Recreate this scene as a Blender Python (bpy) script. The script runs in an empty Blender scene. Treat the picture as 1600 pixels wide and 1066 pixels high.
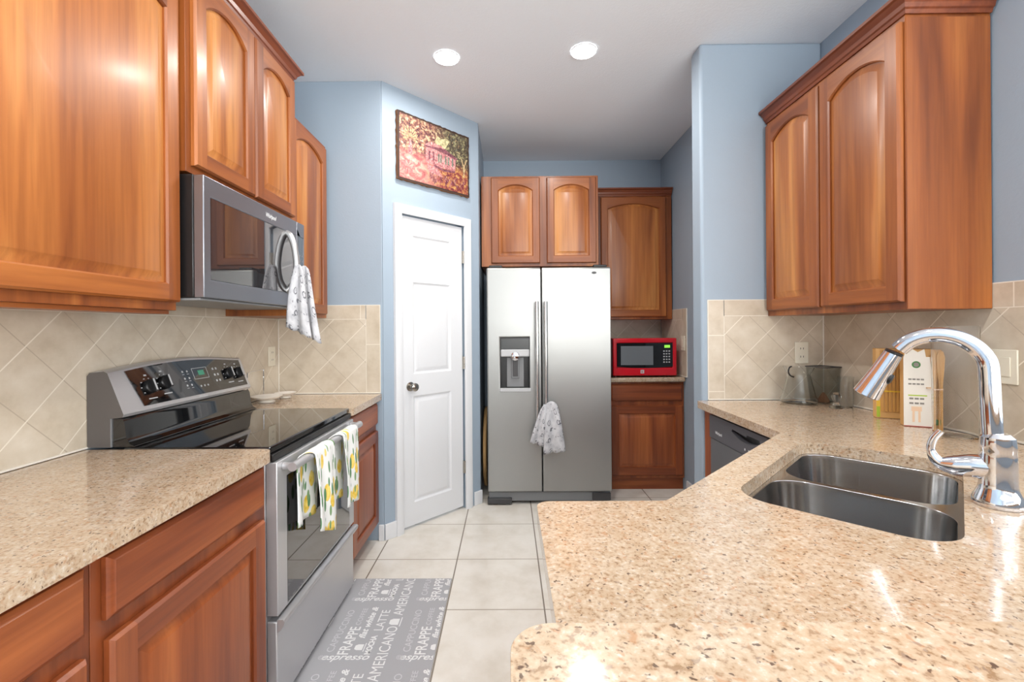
import bpy, bmesh, math, random
from mathutils import Vector, Matrix
from mathutils.geometry import tessellate_polygon
random.seed(7)
S = bpy.context.scene
COL = S.collection
R2 = math.sqrt(2.0)

# ------------------------------------------------------------------ camera, world, lights, exposure
YAW, ROLL = -0.0065, 0.0072
cy_, sy_ = math.cos(YAW), math.sin(YAW)
right = Vector((cy_, -sy_, 0)); fwd = Vector((sy_, cy_, 0)); up = Vector((0, 0, 1))
cr, sr = math.cos(ROLL), math.sin(ROLL)
r2 = right*cr - up*sr
u2 = right*sr + up*cr
cam_d = bpy.data.cameras.new('camera')
cam_d.sensor_width = 36.0
cam_d.lens = 701.9*36.0/1600.0
cam_d.shift_x = (800-789.16)/1600.0
cam_d.shift_y = -(533-514.02)/1600.0
cam_d.clip_start = 0.02
cam = bpy.data.objects.new('camera', cam_d); COL.objects.link(cam)
m = Matrix.Identity(4)
for i in range(3):
    m[i][0], m[i][1], m[i][2] = r2[i], u2[i], -fwd[i]
m[0][3], m[1][3], m[2][3] = 0, 0, 1.3108
cam.matrix_world = m
S.camera = cam

W = bpy.data.worlds.new('daylight'); S.world = W; W.use_nodes = True
W.node_tree.nodes['Background'].inputs[0].default_value = (0.90, 0.95, 1.0, 1)
W.node_tree.nodes['Background'].inputs[1].default_value = 1.0
S.view_settings.view_transform = 'Standard'
S.view_settings.look = 'None'
S.view_settings.gamma = 1
S.view_settings.exposure = 0.1

def area(name, loc, size, power, color, rot=(0, 0, 0), shape='RECTANGLE', size_y=None, spread=math.pi):
    l = bpy.data.lights.new(name, 'AREA'); l.shape = shape; l.size = size
    if size_y: l.size_y = size_y
    l.energy = power; l.color = color; l.spread = spread
    o = bpy.data.objects.new(name, l); COL.objects.link(o); o.location = loc; o.rotation_euler = rot
    return o
# added fill lamps at unseen living-room windows, tilted up to brighten the ceiling
area('unseen_window_fill', (1.5, -3.15, 1.5), 3.4, 210, (1.0, 0.985, 0.96), (math.radians(142), 0, 0), size_y=2.1)
area('unseen_window_fill_side', (4.35, -1.0, 1.5), 3.2, 118, (1.0, 0.985, 0.96), (math.radians(122), 0, math.radians(90)), size_y=2.0)
CAN_W = 11

# ------------------------------------------------------------------ colour and materials
def lin(c):
    c = c/255.0
    return c/12.92 if c <= 0.04045 else ((c+0.055)/1.055)**2.4
def rgb(r, g, b): return (lin(r), lin(g), lin(b), 1.0)

def mat(name, col=(200, 200, 200), rough=0.5, metal=0.0, **kw):
    mt = bpy.data.materials.new(name); mt.use_nodes = True
    b = mt.node_tree.nodes['Principled BSDF']
    b.inputs['Base Color'].default_value = rgb(*col)
    b.inputs['Roughness'].default_value = rough
    b.inputs['Metallic'].default_value = metal
    for k, v in kw.items():
        b.inputs[k.replace('_', ' ')].default_value = v
    return mt

class NT:
    def __init__(s, mt): s.t = mt.node_tree; s.n = s.t.nodes; s.l = s.t.links; s.b = s.n['Principled BSDF']
    def node(s, typ, **kw):
        n = s.n.new(typ)
        for k, v in kw.items(): setattr(n, k, v)
        return n
    def link(s, a, b): s.l.new(a, b)
    def coords(s, kind='Object', scale=(1, 1, 1), loc=(0, 0, 0), rot=(0, 0, 0), rnd=0.0):
        tc = s.node('ShaderNodeTexCoord'); mp = s.node('ShaderNodeMapping')
        mp.inputs['Scale'].default_value = scale; mp.inputs['Location'].default_value = loc; mp.inputs['Rotation'].default_value = rot
        s.link(tc.outputs[kind], mp.inputs['Vector'])
        if rnd:
            oi = s.node('ShaderNodeObjectInfo'); ml = s.math('MULTIPLY', oi.outputs['Random'], rnd)
            cb = s.node('ShaderNodeCombineXYZ')
            for i in range(3): s.link(ml, cb.inputs[i])
            s.link(cb.outputs[0], mp.inputs['Location'])
        return mp.outputs[0]
    def math(s, op, a, b=None):
        n = s.node('ShaderNodeMath', operation=op)
        for i, v in enumerate((a, b)):
            if v is None: continue
            if isinstance(v, (int, float)): n.inputs[i].default_value = v
            else: s.link(v, n.inputs[i])
        return n.outputs[0]
    def noise(s, vec, scale, detail=3, rough=0.5, dist=0.0):
        n = s.node('ShaderNodeTexNoise'); n.inputs['Scale'].default_value = scale; n.inputs['Detail'].default_value = detail
        n.inputs['Roughness'].default_value = rough; n.inputs['Distortion'].default_value = dist
        if vec is not None: s.link(vec, n.inputs['Vector'])
        return n.outputs['Fac']
    def voro(s, vec, scale, out='Distance', feature='F1', rand=1.0):
        n = s.node('ShaderNodeTexVoronoi', feature=feature); n.inputs['Scale'].default_value = scale; n.inputs['Randomness'].default_value = rand
        if vec is not None: s.link(vec, n.inputs['Vector'])
        return n.outputs[out]
    def ramp(s, fac, stops, interp='LINEAR'):
        n = s.node('ShaderNodeValToRGB'); n.color_ramp.interpolation = interp
        el = n.color_ramp.elements
        while len(el) < len(stops): el.new(0.5)
        for e, (p, c) in zip(el, stops):
            e.position = p; e.color = rgb(*c) if len(c) == 3 else c
        s.link(fac, n.inputs[0]); return n.outputs[0]
    def mix(s, fac, a, b, mode='MIX'):
        n = s.node('ShaderNodeMix', data_type='RGBA', blend_type=mode)
        for i, v in ((0, fac), (6, a), (7, b)):
            if isinstance(v, (int, float)): n.inputs[i].default_value = v
            elif isinstance(v, tuple): n.inputs[i].default_value = v
            else: s.link(v, n.inputs[i])
        return n.outputs[2]
    def color(s, c): s.link(c, s.b.inputs['Base Color'])
    def bump(s, h, strength=0.2, dist=0.01):
        n = s.node('ShaderNodeBump'); n.inputs['Strength'].default_value = strength; n.inputs['Distance'].default_value = dist
        s.link(h, n.inputs['Height']); s.link(n.outputs[0], s.b.inputs['Normal'])

def wood(name, axis, dark, mid, light):
    mt = mat(name, mid, 0.40, 0.0, Coat_Weight=0.12, Coat_Roughness=0.2)
    t = NT(mt)
    sc = [9.0, 9.0, 9.0]; sc['xyz'.index(axis)] = 0.7
    v = t.coords('Object', tuple(sc), rnd=13.0)
    n1 = t.noise(v, 0.75, 2, 0.5, 0.9)
    sc2 = [55.0, 55.0, 55.0]; sc2['xyz'.index(axis)] = 2.2
    v2 = t.coords('Object', tuple(sc2), rnd=7.0)
    n2 = t.noise(v2, 1.0, 4, 0.6, 0.3)
    base = t.ramp(n1, [(0.30, dark), (0.5, mid), (0.72, light)])
    grain = t.ramp(n2, [(0.35, (220, 214, 208)), (0.6, (255, 255, 255))])
    t.color(t.mix(0.75, base, grain, 'MULTIPLY'))
    t.bump(n2, 0.04, 0.002)
    return mt
UP = ((112, 56, 22), (146, 80, 34), (176, 106, 50))  # uppers tinted honey: their brighter light is put into the wood colour
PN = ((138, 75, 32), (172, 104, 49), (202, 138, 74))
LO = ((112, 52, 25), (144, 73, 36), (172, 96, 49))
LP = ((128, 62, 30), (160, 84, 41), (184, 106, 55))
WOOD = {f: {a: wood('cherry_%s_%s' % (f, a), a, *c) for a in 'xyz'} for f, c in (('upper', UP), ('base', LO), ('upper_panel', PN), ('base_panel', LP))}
M_CROWN = {a: wood('crown_cherry_%s' % a, a, (96, 44, 22), (122, 60, 30), (146, 78, 40)) for a in 'xy'}

def granite():
    mt = mat('granite', (220, 195, 165), 0.13, 0, Coat_Weight=0.4, Coat_Roughness=0.04)
    t = NT(mt); v = t.coords('Object')
    big = t.noise(v, 36, 4, 0.6)
    base = t.ramp(big, [(0.36, (172, 142, 110)), (0.5, (190, 166, 139)), (0.64, (202, 186, 166))])
    med = t.noise(v, 130, 3, 0.6)
    med_c = t.ramp(med, [(0.34, (130, 98, 70)), (0.44, (188, 163, 136)), (0.6, (200, 180, 156)), (0.70, (216, 208, 198))])
    c = t.mix(0.6, base, med_c)
    oc = t.noise(v, 88, 2, 0.5, 0.6)
    c = t.mix(t.ramp(oc, [(0.60, (0, 0, 0)), (0.70, (190, 190, 190))]), c, rgb(176, 122, 80))
    gr = t.noise(t.coords('Object', (1, 1, 1), (5.3, 2.1, 7.7)), 110, 3, 0.55, 0.5)
    c = t.mix(t.ramp(gr, [(0.62, (0, 0, 0)), (0.70, (200, 200, 200))]), c, rgb(134, 116, 106))
    dk = t.noise(t.coords('Object', (1, 1, 1), (1.7, 9.1, 3.3)), 135, 2, 0.5, 0.3)
    c = t.mix(t.ramp(dk, [(0.65, (0, 0, 0)), (0.70, (230, 230, 230))]), c, rgb(66, 44, 36))
    t.color(c); return mt
M_GRANITE = granite()

def paint(name, col, bump=0.12, rough=0.55):
    mt = mat(name, col, rough); t = NT(mt); v = t.coords('Object')
    t.bump(t.noise(v, 90, 3, 0.6), bump, 0.004); return mt
M_BLUE = paint('blue_grey_paint', (157, 173, 188))
M_CEIL = paint('ceiling_paint', (236, 243, 250), 0.35, 0.8)
M_WHITE = mat('white_semi_gloss', (226, 228, 231), 0.3)
M_LIVING = paint('living_room_paint', (216, 217, 217))

def floor_mat():
    mt = mat('floor_tile', (222, 214, 202), 0.22); t = NT(mt)
    tc = t.node('ShaderNodeTexCoord'); sp = t.node('ShaderNodeSeparateXYZ'); t.link(tc.outputs['Object'], sp.inputs[0])
    T, gx, gy = 0.4594, -0.2983, 2.0972
    def edge(o, g):
        f = t.math('FRACT', t.math('ADD', t.math('DIVIDE', t.math('SUBTRACT', o, g), T), 40.0))
        return t.math('MINIMUM', f, t.math('SUBTRACT', 1.0, f))
    ex, ey = edge(sp.outputs[0], gx), edge(sp.outputs[1], gy)
    d = t.math('MINIMUM', ex, ey)
    v = t.coords('Object')
    tone = t.ramp(t.noise(v, 5, 5, 0.6), [(0.3, (214, 207, 195)), (0.55, (228, 223, 214)), (0.75, (234, 230, 223))])
    g = t.math('LESS_THAN', d, 0.0075)
    gx_ = t.math('LESS_THAN', ex, 0.0075)
    t.color(t.mix(gx_, t.mix(g, tone, rgb(172, 162, 148)), rgb(132, 122, 110)))
    t.bump(t.math('MULTIPLY', g, -1.0), 0.4, 0.003)
    return mt
M_FLOOR = floor_mat()

def tile_mat(name, diag=True):
    mt = mat(name, (200, 184, 160), 0.3); t = NT(mt)
    tc = t.node('ShaderNodeTexCoord'); sp = t.node('ShaderNodeSeparateXYZ'); t.link(tc.outputs['UV'], sp.inputs[0])
    u, v = sp.outputs[0], sp.outputs[1]
    def edge(o, T):
        f = t.math('FRACT', t.math('ADD', t.math('DIVIDE', o, T), 40.0))
        return t.math('MINIMUM', f, t.math('SUBTRACT', 1.0, f))
    if diag:
        a = t.math('MULTIPLY', t.math('ADD', u, v), 1/R2); b = t.math('MULTIPLY', t.math('SUBTRACT', u, v), 1/R2)
        e1, e2 = edge(a, 0.158), edge(b, 0.158)
        g = t.math('LESS_THAN', e2, 0.012); g1 = t.math('LESS_THAN', e1, 0.010)
    else:
        e1 = edge(u, 0.305); g = t.math('LESS_THAN', e1, 0.007); g1 = g
    vv = t.coords('UV')
    tone = t.ramp(t.noise(vv, 7, 5, 0.62), [(0.3, (192, 178, 157)), (0.5, (207, 195, 176)), (0.72, (218, 208, 192))])
    t.color(t.mix(g, t.mix(g1, tone, rgb(184, 171, 152)), rgb(232, 224, 209)))
    t.bump(t.math('MULTIPLY', g, -1.0), 0.25, 0.002)
    return mt
M_TILE = tile_mat('diagonal_wall_tile'); M_TILEB = tile_mat('border_wall_tile', False)
M_CAULK = mat('caulk', (232, 226, 214), 0.4)

def steel(name, col=(196, 196, 196), rough=0.33, axis='x'):
    mt = mat(name, col, rough, 0.9); t = NT(mt)
    sc = [120.0, 120.0, 120.0]; sc['xyz'.index(axis)] = 1.5
    n = t.noise(t.coords('Object', tuple(sc)), 1.0, 2, 0.5)
    mr = t.node('ShaderNodeMapRange'); mr.inputs[3].default_value = rough-0.025; mr.inputs[4].default_value = rough+0.025
    t.link(n, mr.inputs[0]); t.link(mr.outputs[0], t.b.inputs['Roughness'])
    return mt
M_STEEL_X = steel('brushed_steel_x', axis='x'); M_STEEL_Y = steel('brushed_steel_y', axis='y')
M_FRIDGE = steel('refrigerator_steel', (160, 161, 159), 0.36, 'x'); M_FRIDGE.node_tree.nodes['Principled BSDF'].inputs['Metallic'].default_value = 0.72
M_RANGE = steel('range_steel', (196, 196, 198), 0.33, 'y'); M_RANGE.node_tree.nodes['Principled BSDF'].inputs['Metallic'].default_value = 0.6
M_HANDLE = mat('polished_steel', (216, 216, 214), 0.2, 1.0)
M_MWSTEEL = steel('microwave_slate_steel', (142, 146, 154), 0.34, 'y')
M_SINK = mat('sink_steel', (186, 186, 186), 0.17, 1.0)
M_CHROME = mat('chrome', (225, 226, 232), 0.06, 1.0)
M_NICKEL = mat('satin_nickel', (176, 172, 164), 0.25, 1.0)
M_GLASSBLK = mat('black_glass', (14, 14, 15), 0.04, 0, Coat_Weight=0.6, Coat_Roughness=0.02)
M_OVENWIN = mat('oven_window_glass', (26, 25, 24), 0.03, 0, Coat_Weight=1.0, Coat_Roughness=0.01, Coat_IOR=1.65)
M_MWWIN = mat('microwave_window_glass', (44, 42, 44), 0.03, 0, Coat_Weight=1.0, Coat_Roughness=0.01, Coat_IOR=2.0)
M_BLACK = mat('black_plastic', (22, 22, 23), 0.35)
M_DGREY = mat('dark_grey_plastic', (62, 62, 64), 0.4)
M_GREY = mat('mid_grey_plastic', (128, 130, 132), 0.4)
M_LGREY = mat('light_grey_plastic', (186, 188, 190), 0.35)
M_DWFACE = steel('dishwasher_charcoal', (150, 150, 154), 0.36, 'y')
M_STRIP = mat('charcoal_plastic', (88, 88, 94), 0.35)
M_IVORY = mat('ivory_plastic', (232, 226, 208), 0.35)
M_INK = mat('white_lettering', (226, 228, 230), 0.5)
M_GREEN_LED = mat('green_display', (30, 70, 60), 0.2, 0, Emission_Color=rgb(70, 170, 130), Emission_Strength=0.4)
M_RED = mat('red_enamel', (206, 16, 34), 0.18, 0, Coat_Weight=0.6, Coat_Roughness=0.05)
M_GLASS = mat('clear_glass', (250, 252, 252), 0.02, 0, Transmission_Weight=1.0, IOR=1.30)
M_SMOKE = mat('smoky_clear_plastic', (234, 236, 235), 0.03, 0, Transmission_Weight=1.0, IOR=1.08)
M_ACRYLIC = mat('clear_acrylic', (246, 246, 245), 0.02, 0, Transmission_Weight=1.0, IOR=1.13)
M_LENS = mat('lamp_lens', (255, 255, 255), 0.5, 0, Emission_Color=(1, 0.98, 0.95, 1), Emission_Strength=12.0)
M_WICKER = mat('wicker', (186, 148, 98), 0.7)
M_CARTON = mat('kraft_carton', (222, 176, 112), 0.6)
M_CARTON2 = mat('kraft_carton_side', (206, 158, 96), 0.6)
M_CARDW = mat('white_card', (238, 232, 222), 0.5)
M_WOODSPOON = mat('light_wood', (216, 164, 92), 0.5)
M_GREEN = mat('print_green', (70, 130, 66), 0.5)
M_GREYINK = mat('print_grey', (140, 134, 126), 0.5)
M_REDINK = mat('print_red', (190, 70, 62), 0.5)
M_LIME = mat('print_lime', (176, 200, 60), 0.5)
M_YELLOW = mat('print_yellow', (240, 200, 70), 0.5)
M_PEACH = mat('print_peach', (240, 206, 172), 0.5)
M_DARKINT = mat('dark_interior', (12, 10, 9), 0.8)

def lemon_mat():
    mt = mat('lemon_print_cotton', (240, 240, 236), 0.85); t = NT(mt)
    v = t.coords('UV', (1.25, 0.8, 1), (0, 0, 0), (0, 0, 0.25))
    d = t.voro(v, 14.5); c = t.mix(t.ramp(d, [(0.37, (255, 255, 255)), (0.41, (0, 0, 0))]), rgb(236, 238, 236), t.ramp(t.noise(t.coords('UV'), 34, 2), [(0.35, (226, 186, 50)), (0.6, (246, 220, 120))]))
    v2 = t.coords('UV', (2.6, 0.85, 1), (0.31, 0.12, 0), (0, 0, 0.75))
    d2 = t.voro(v2, 13.0); c = t.mix(t.ramp(d2, [(0.30, (255, 255, 255)), (0.33, (0, 0, 0))]), c, rgb(92, 138, 96))
    v3 = t.coords('UV', (2.6, 0.9, 1), (0.11, 0.52, 0), (0, 0, -0.8))
    d3 = t.voro(v3, 12.0); c = t.mix(t.ramp(d3, [(0.24, (255, 255, 255)), (0.27, (0, 0, 0))]), c, rgb(126, 160, 112))
    t.color(c); return mt
M_LEMON = lemon_mat()
def doodle_mat():
    mt = mat('grey_doodle_print_cotton', (214, 214, 216), 0.85); t = NT(mt)
    v = t.coords('UV')
    base = t.ramp(t.noise(v, 16, 3), [(0.35, (178, 179, 184)), (0.6, (206, 206, 209))])
    d = t.voro(v, 17.0); ring = t.math('MULTIPLY', t.math('GREATER_THAN', d, 0.25), t.math('LESS_THAN', d, 0.34))
    n = t.noise(v, 60, 2, 0.5, 0.6)
    ring = t.math('MULTIPLY', ring, t.math('GREATER_THAN', n, 0.40))
    c = t.mix(ring, base, rgb(104, 104, 110))
    v2 = t.coords('UV', (1.0, 2.6, 1), (0.4, 0.3, 0))
    d2 = t.voro(v2, 15.0); hat = t.math('MULTIPLY', t.math('LESS_THAN', d2, 0.2), t.math('GREATER_THAN', t.noise(v, 90, 2), 0.45)); c = t.mix(hat, c, rgb(96, 95, 100))
    v3 = t.coords('UV', (2.4, 1.0, 1), (0.1, 0.7, 0))
    d3 = t.voro(v3, 22.0); c = t.mix(t.math('LESS_THAN', d3, 0.15), c, rgb(120, 118, 124))
    v4 = t.coords('UV', (1.0, 4.0, 1), (0.7, 0.2, 0))
    d4 = t.voro(v4, 14.0); c = t.mix(t.math('LESS_THAN', d4, 0.14), c, rgb(150, 150, 156))
    t.color(c); return mt
M_DOODLE = doodle_mat()

# ------------------------------------------------------------------ mesh builder
ORG = {}
class MB:
    def __init__(s): s.v = []; s.f = []; s.m = []; s.uv = []
    def add(s, verts, faces, mi=0, T=None, uvs=None):
        o = len(s.v)
        for p in verts: s.v.append(Vector(T(*p)) if T else Vector(p))
        for k, f in enumerate(faces):
            s.f.append([o+i for i in f]); s.m.append(mi if isinstance(mi, int) else mi[k])
            s.uv.append(uvs[k] if uvs else None)
        return s
    def quad(s, a, b, c, d, mi=0, uv=None, T=None): return s.add([a, b, c, d], [(0, 1, 2, 3)], mi, T, [uv] if uv else None)
    def box(s, x0, x1, y0, y1, z0, z1, mi=0, T=None):
        v = [(x, y, z) for z in (z0, z1) for y in (y0, y1) for x in (x0, x1)]
        return s.add(v, [(0, 2, 3, 1), (4, 5, 7, 6), (0, 1, 5, 4), (2, 6, 7, 3), (0, 4, 6, 2), (1, 3, 7, 5)], mi, T)
    def prism(s, outer, z0, z1, holes=(), mi=0, T=None):
        loops = [list(outer)]+[list(h) for h in holes]
        flat = [p for l in loops for p in l]; n = len(flat)
        tris = tessellate_polygon([[Vector((p[0], p[1], 0)) for p in l] for l in loops])
        v = [(p[0], p[1], z0) for p in flat]+[(p[0], p[1], z1) for p in flat]
        f = [tuple(t) for t in tris]+[tuple(i+n for i in t) for t in tris]
        o = 0
        for l in loops:
            k = len(l)
            for i in range(k):
                a, b = o+i, o+(i+1) % k; f.append((a, b, b+n, a+n))
            o += k
        return s.add(v, f, mi, T)
    def loft(s, rings, mi=0, T=None, cap0=True, cap1=True, closed=True):
        n = len(rings[0]); v = [p for r in rings for p in r]; f = []
        for k in range(len(rings)-1):
            for i in range(n if closed else n-1):
                j = (i+1) % n; f.append((k*n+i, k*n+j, (k+1)*n+j, (k+1)*n+i))
        if cap0: f.append(tuple(range(n-1, -1, -1)))
        if cap1: f.append(tuple((len(rings)-1)*n+i for i in range(n)))
        return s.add(v, f, mi, T)
    def lathe(s, prof, c=(0, 0, 0), axis=(0, 0, 1), seg=32, mi=0, cap0=True, cap1=True):
        ax = Vector(axis).normalized(); a = ax.orthogonal().normalized(); b = ax.cross(a); c = Vector(c)
        rings = [[c+ax*h+(a*math.cos(t)+b*math.sin(t))*r for t in [2*math.pi*i/seg for i in range(seg)]] for r, h in prof]
        return s.loft(rings, mi, None, cap0, cap1)
    def cyl(s, p0, p1, r, seg=24, mi=0, r1=None):
        p0, p1 = Vector(p0), Vector(p1); d = p1-p0
        return s.lathe([(r, 0), (r if r1 is None else r1, d.length)], p0, d, seg, mi)
    def tube(s, pts, r, seg=14, mi=0, sub=6, cap=True, squash=None):
        pts = [Vector(p) for p in pts]; rr = r if isinstance(r, (list, tuple)) else [r]*len(pts)
        P, Rr = [], []
        if sub > 1 and len(pts) > 2:
            for i in range(len(pts)-1):
                p0 = pts[max(i-1, 0)]; p1 = pts[i]; p2 = pts[i+1]; p3 = pts[min(i+2, len(pts)-1)]
                for k in range(sub):
                    t = k/sub
                    P.append(0.5*((2*p1)+(p2-p0)*t+(2*p0-5*p1+4*p2-p3)*t*t+(3*p1-p0-3*p2+p3)*t**3)); Rr.append(rr[i]*(1-t)+rr[i+1]*t)
            P.append(pts[-1]); Rr.append(rr[-1])
        else: P, Rr = pts, rr
        rings = []; a = None
        for i, p in enumerate(P):
            d = (P[min(i+1, len(P)-1)]-P[max(i-1, 0)]).normalized()
            a = d.orthogonal().normalized() if a is None else (a-d*a.dot(d)).normalized()
            b = d.cross(a)
            rings.append([p+(a*math.cos(t)+b*math.sin(t))*Rr[i] for t in [2*math.pi*k/seg for k in range(seg)]])
        return s.loft(rings, mi, None, cap, cap)
    def build(s, name, mats, parent=None, loc=None, bevel=0.0, seg=2, smooth=35, weld=True, solid=0.0, subsurf=0, recalc=True):
        if not isinstance(mats, (list, tuple)): mats = [mats]
        if parent is not None: org = ORG[parent]
        else: org = Vector(loc) if loc is not None else Vector((0, 0, 0))
        me = bpy.data.meshes.new(name)
        me.from_pydata([tuple(v-org) for v in s.v], [], s.f)
        for mt in mats: me.materials.append(mt)
        uvl = me.uv_layers.new(name='UVMap')
        for p, mi, uv in zip(me.polygons, s.m, s.uv):
            p.material_index = mi
            if uv:
                for li, q in zip(p.loop_indices, uv): uvl.data[li].uv = q
        bm = bmesh.new(); bm.from_mesh(me)
        if weld: bmesh.ops.remove_doubles(bm, verts=bm.verts, dist=1e-5)
        if recalc: bmesh.ops.recalc_face_normals(bm, faces=bm.faces)
        bm.to_mesh(me); bm.free()
        if smooth:
            me.polygons.foreach_set('use_smooth', [True]*len(me.polygons))
            me.set_sharp_from_angle(angle=math.radians(smooth))
        o = bpy.data.objects.new(name, me); COL.objects.link(o); ORG[o] = org
        if parent is not None: o.parent = parent
        else: o.location = org
        if solid:
            md = o.modifiers.new('thickness', 'SOLIDIFY'); md.thickness = solid; md.offset = 0
        if bevel:
            md = o.modifiers.new('bevel', 'BEVEL'); md.width = bevel; md.segments = seg; md.limit_method = 'ANGLE'; md.angle_limit = math.radians(40)
            md.harden_normals = False
        if subsurf:
            md = o.modifiers.new('sub', 'SUBSURF'); md.levels = subsurf; md.render_levels = subsurf
        return o

def tag(o, label, cat, group=None):
    o['label'] = label; o['category'] = cat
    if group: o['group'] = group
    return o
def thing(name, label, cat, loc, group=None):
    o = bpy.data.objects.new(name, None); COL.objects.link(o); o.location = loc; o.empty_display_size = 0.1
    ORG[o] = Vector(loc); return tag(o, label, cat, group)
def struct(name, mb, mats, **kw):
    o = mb.build(name, mats, **kw); o['kind'] = 'structure'; return o

def frame(o, U, N):
    o, U, N = Vector(o), Vector(U), Vector(N)
    return lambda u, v, w: o+U*u+Vector((0, 0, 1))*v+N*w
def faceX(x, y0=0.0): return frame((x, y0, 0), (0, 1, 0), (1, 0, 0))       # looks towards +X, u = +Y
def faceNX(x, y0=0.0): return frame((x, y0, 0), (0, -1, 0), (-1, 0, 0))    # looks towards -X, u = -Y
def faceNY(y, x0=0.0): return frame((x0, y, 0), (1, 0, 0), (0, -1, 0))     # looks towards -Y, u = +X

def text_geo(txt, size, shear=0.0, bold=0.0, spacing=1.0):
    cu = bpy.data.curves.new('t', 'FONT'); cu.body = txt; cu.size = size; cu.shear = shear; cu.offset = bold; cu.space_character = spacing
    cu.resolution_u = 3
    ob = bpy.data.objects.new('t', cu); COL.objects.link(ob)
    me = ob.to_mesh()
    v = [tuple(x.co) for x in me.vertices]; f = [tuple(p.vertices) for p in me.polygons]
    ob.to_mesh_clear(); bpy.data.objects.remove(ob); bpy.data.curves.remove(cu)
    return v, f
def put_text(mb, txt, T, u, v, w, size, mi, width=None, shear=0.0, bold=0.0, rot=0.0, height=None):
    V, F = text_geo(txt, size, shear, bold)
    if not V: return
    x0 = min(p[0] for p in V); x1 = max(p[0] for p in V); y0 = min(p[1] for p in V); y1 = max(p[1] for p in V)
    sx = width/(x1-x0) if width else 1.0
    sy = height/(y1-y0) if height else (1.0 if not width else min(sx, 1.0) if False else 1.0)
    c, s_ = math.cos(rot), math.sin(rot)
    P = []
    for p in V:
        a, b = (p[0]-x0)*sx, (p[1]-(y0 if height else 0))*sy
        P.append((u+a*c-b*s_, v+a*s_+b*c, w))
    mb.add(P, F, mi, T)

# ------------------------------------------------------------------ cabinet doors
def inset_loop(pts, d):
    n = len(pts); out = []
    for i in range(n):
        p0, p1, p2 = Vector(pts[i-1]), Vector(pts[i]), Vector(pts[(i+1) % n])
        e1 = (p1-p0); e2 = (p2-p1)
        if e1.length < 1e-9: e1 = e2
        if e2.length < 1e-9: e2 = e1
        e1.normalize(); e2.normalize()
        n1 = Vector((-e1.y, e1.x)); n2 = Vector((-e2.y, e2.x)); b = (n1+n2)
        k = d/max(0.35, (1+n1.dot(n2))/2)/2
        out.append((p1.x+b.x*k, p1.y+b.y*k))
    return out
def cab_door(parent, T, u0, u1, v0, v1, fam, haxis, arch=0.0, stile=0.055, rail=0.055, t=0.02, w0=0.001, name='door'):
    """a framed door with a raised panel; arch = rise of the arched top rail"""
    ws, wr = WOOD[fam]['z'], WOOD[fam][haxis]
    a, b, c, d = u0+stile, u1-stile, v0+rail, v1-rail
    sp = d-arch                                     # where the arch springs
    N = 14
    pairs = []                                      # inner point, outer point, material of the strip that follows
    arc = []
    if arch > 0:
        hw = (b-a)/2; Rr = (hw*hw+arch*arch)/(2*arch); cu, cv = (a+b)/2, d-Rr
        th = math.asin(hw/Rr)
        for i in range(N+1):
            q = th-2*th*i/N; arc.append((cu+Rr*math.sin(q), cv+Rr*math.cos(q)))
    else: arc = [(b, d), (a, d)]
    pairs.append(((a, c), (a, v0), 1)); pairs.append(((b, c), (b, v0), 0)); pairs.append(((b, c), (u1, v0), 0))
    pairs.append((arc[0], (u1, v1), 0)); pairs.append((arc[0], (b, v1), 1))
    for p in arc[1:-1]: pairs.append((p, (p[0], v1), 1))
    pairs.append((arc[-1], (a, v1), 0)); pairs.append((arc[-1], (u0, v1), 0)); pairs.append(((a, c), (u0, v0), 0))
    n = len(pairs); mb = MB(); w1 = w0+t
    def clampo(p, e): return (min(max(p[0], u0+e), u1-e), min(max(p[1], v0+e), v1-e))
    for i in range(n):
        I, O, mi = pairs[i]; I2, O2, _ = pairs[(i+1) % n]
        Oa, Ob = clampo(O, 0.006), clampo(O2, 0.006)
        Oc, Od = clampo(O, 0.0035), clampo(O2, 0.0035)
        def face(ps):
            q = []
            for p in ps:
                if not q or (Vector(p)-Vector(q[-1])).length > 1e-7: q.append(p)
            if len(q) > 2 and (Vector(q[0])-Vector(q[-1])).length < 1e-7: q.pop()
            if len(q) > 2: mb.add(q, [tuple(range(len(q)))], mi, T)
        face([(*I, w1), (*I2, w1), (*Ob, w1), (*Oa, w1)])
        face([(*Oa, w1), (*Ob, w1), (*Od, w1-0.003), (*Oc, w1-0.003)])
        face([(*Oc, w1-0.003), (*Od, w1-0.003), (*O2, w1-0.008), (*O, w1-0.008)])
        face([(*O, w1-0.008), (*O2, w1-0.008), (*O2, w0), (*O, w0)])
    inner = [(a, c), (b, c)]+arc
    i1 = inset_loop(inner, 0.005)
    k = len(inner)
    for i in range(k):
        j = (i+1) % k
        mi = 1 if (i == 0 or (2 <= i < k-1)) else 0
        mb.add([(*inner[i], w1), (*inner[j], w1), (*i1[j], w1-0.006), (*i1[i], w1-0.006)], [(0, 1, 2, 3)], mi, T)
        mb.add([(*i1[i], w1-0.006), (*i1[j], w1-0.006), (*i1[j], w1-0.013), (*i1[i], w1-0.013)], [(0, 1, 2, 3)], mi, T)
    door = mb.build(name, [ws, wr], parent, smooth=25)
    pm = MB()
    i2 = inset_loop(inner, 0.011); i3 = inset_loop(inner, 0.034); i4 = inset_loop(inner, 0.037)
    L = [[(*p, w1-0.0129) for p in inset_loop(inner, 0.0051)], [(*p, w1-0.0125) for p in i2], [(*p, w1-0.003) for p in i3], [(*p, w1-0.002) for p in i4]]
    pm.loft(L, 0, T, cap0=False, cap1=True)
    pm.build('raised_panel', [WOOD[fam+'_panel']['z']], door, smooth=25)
    return door
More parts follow.
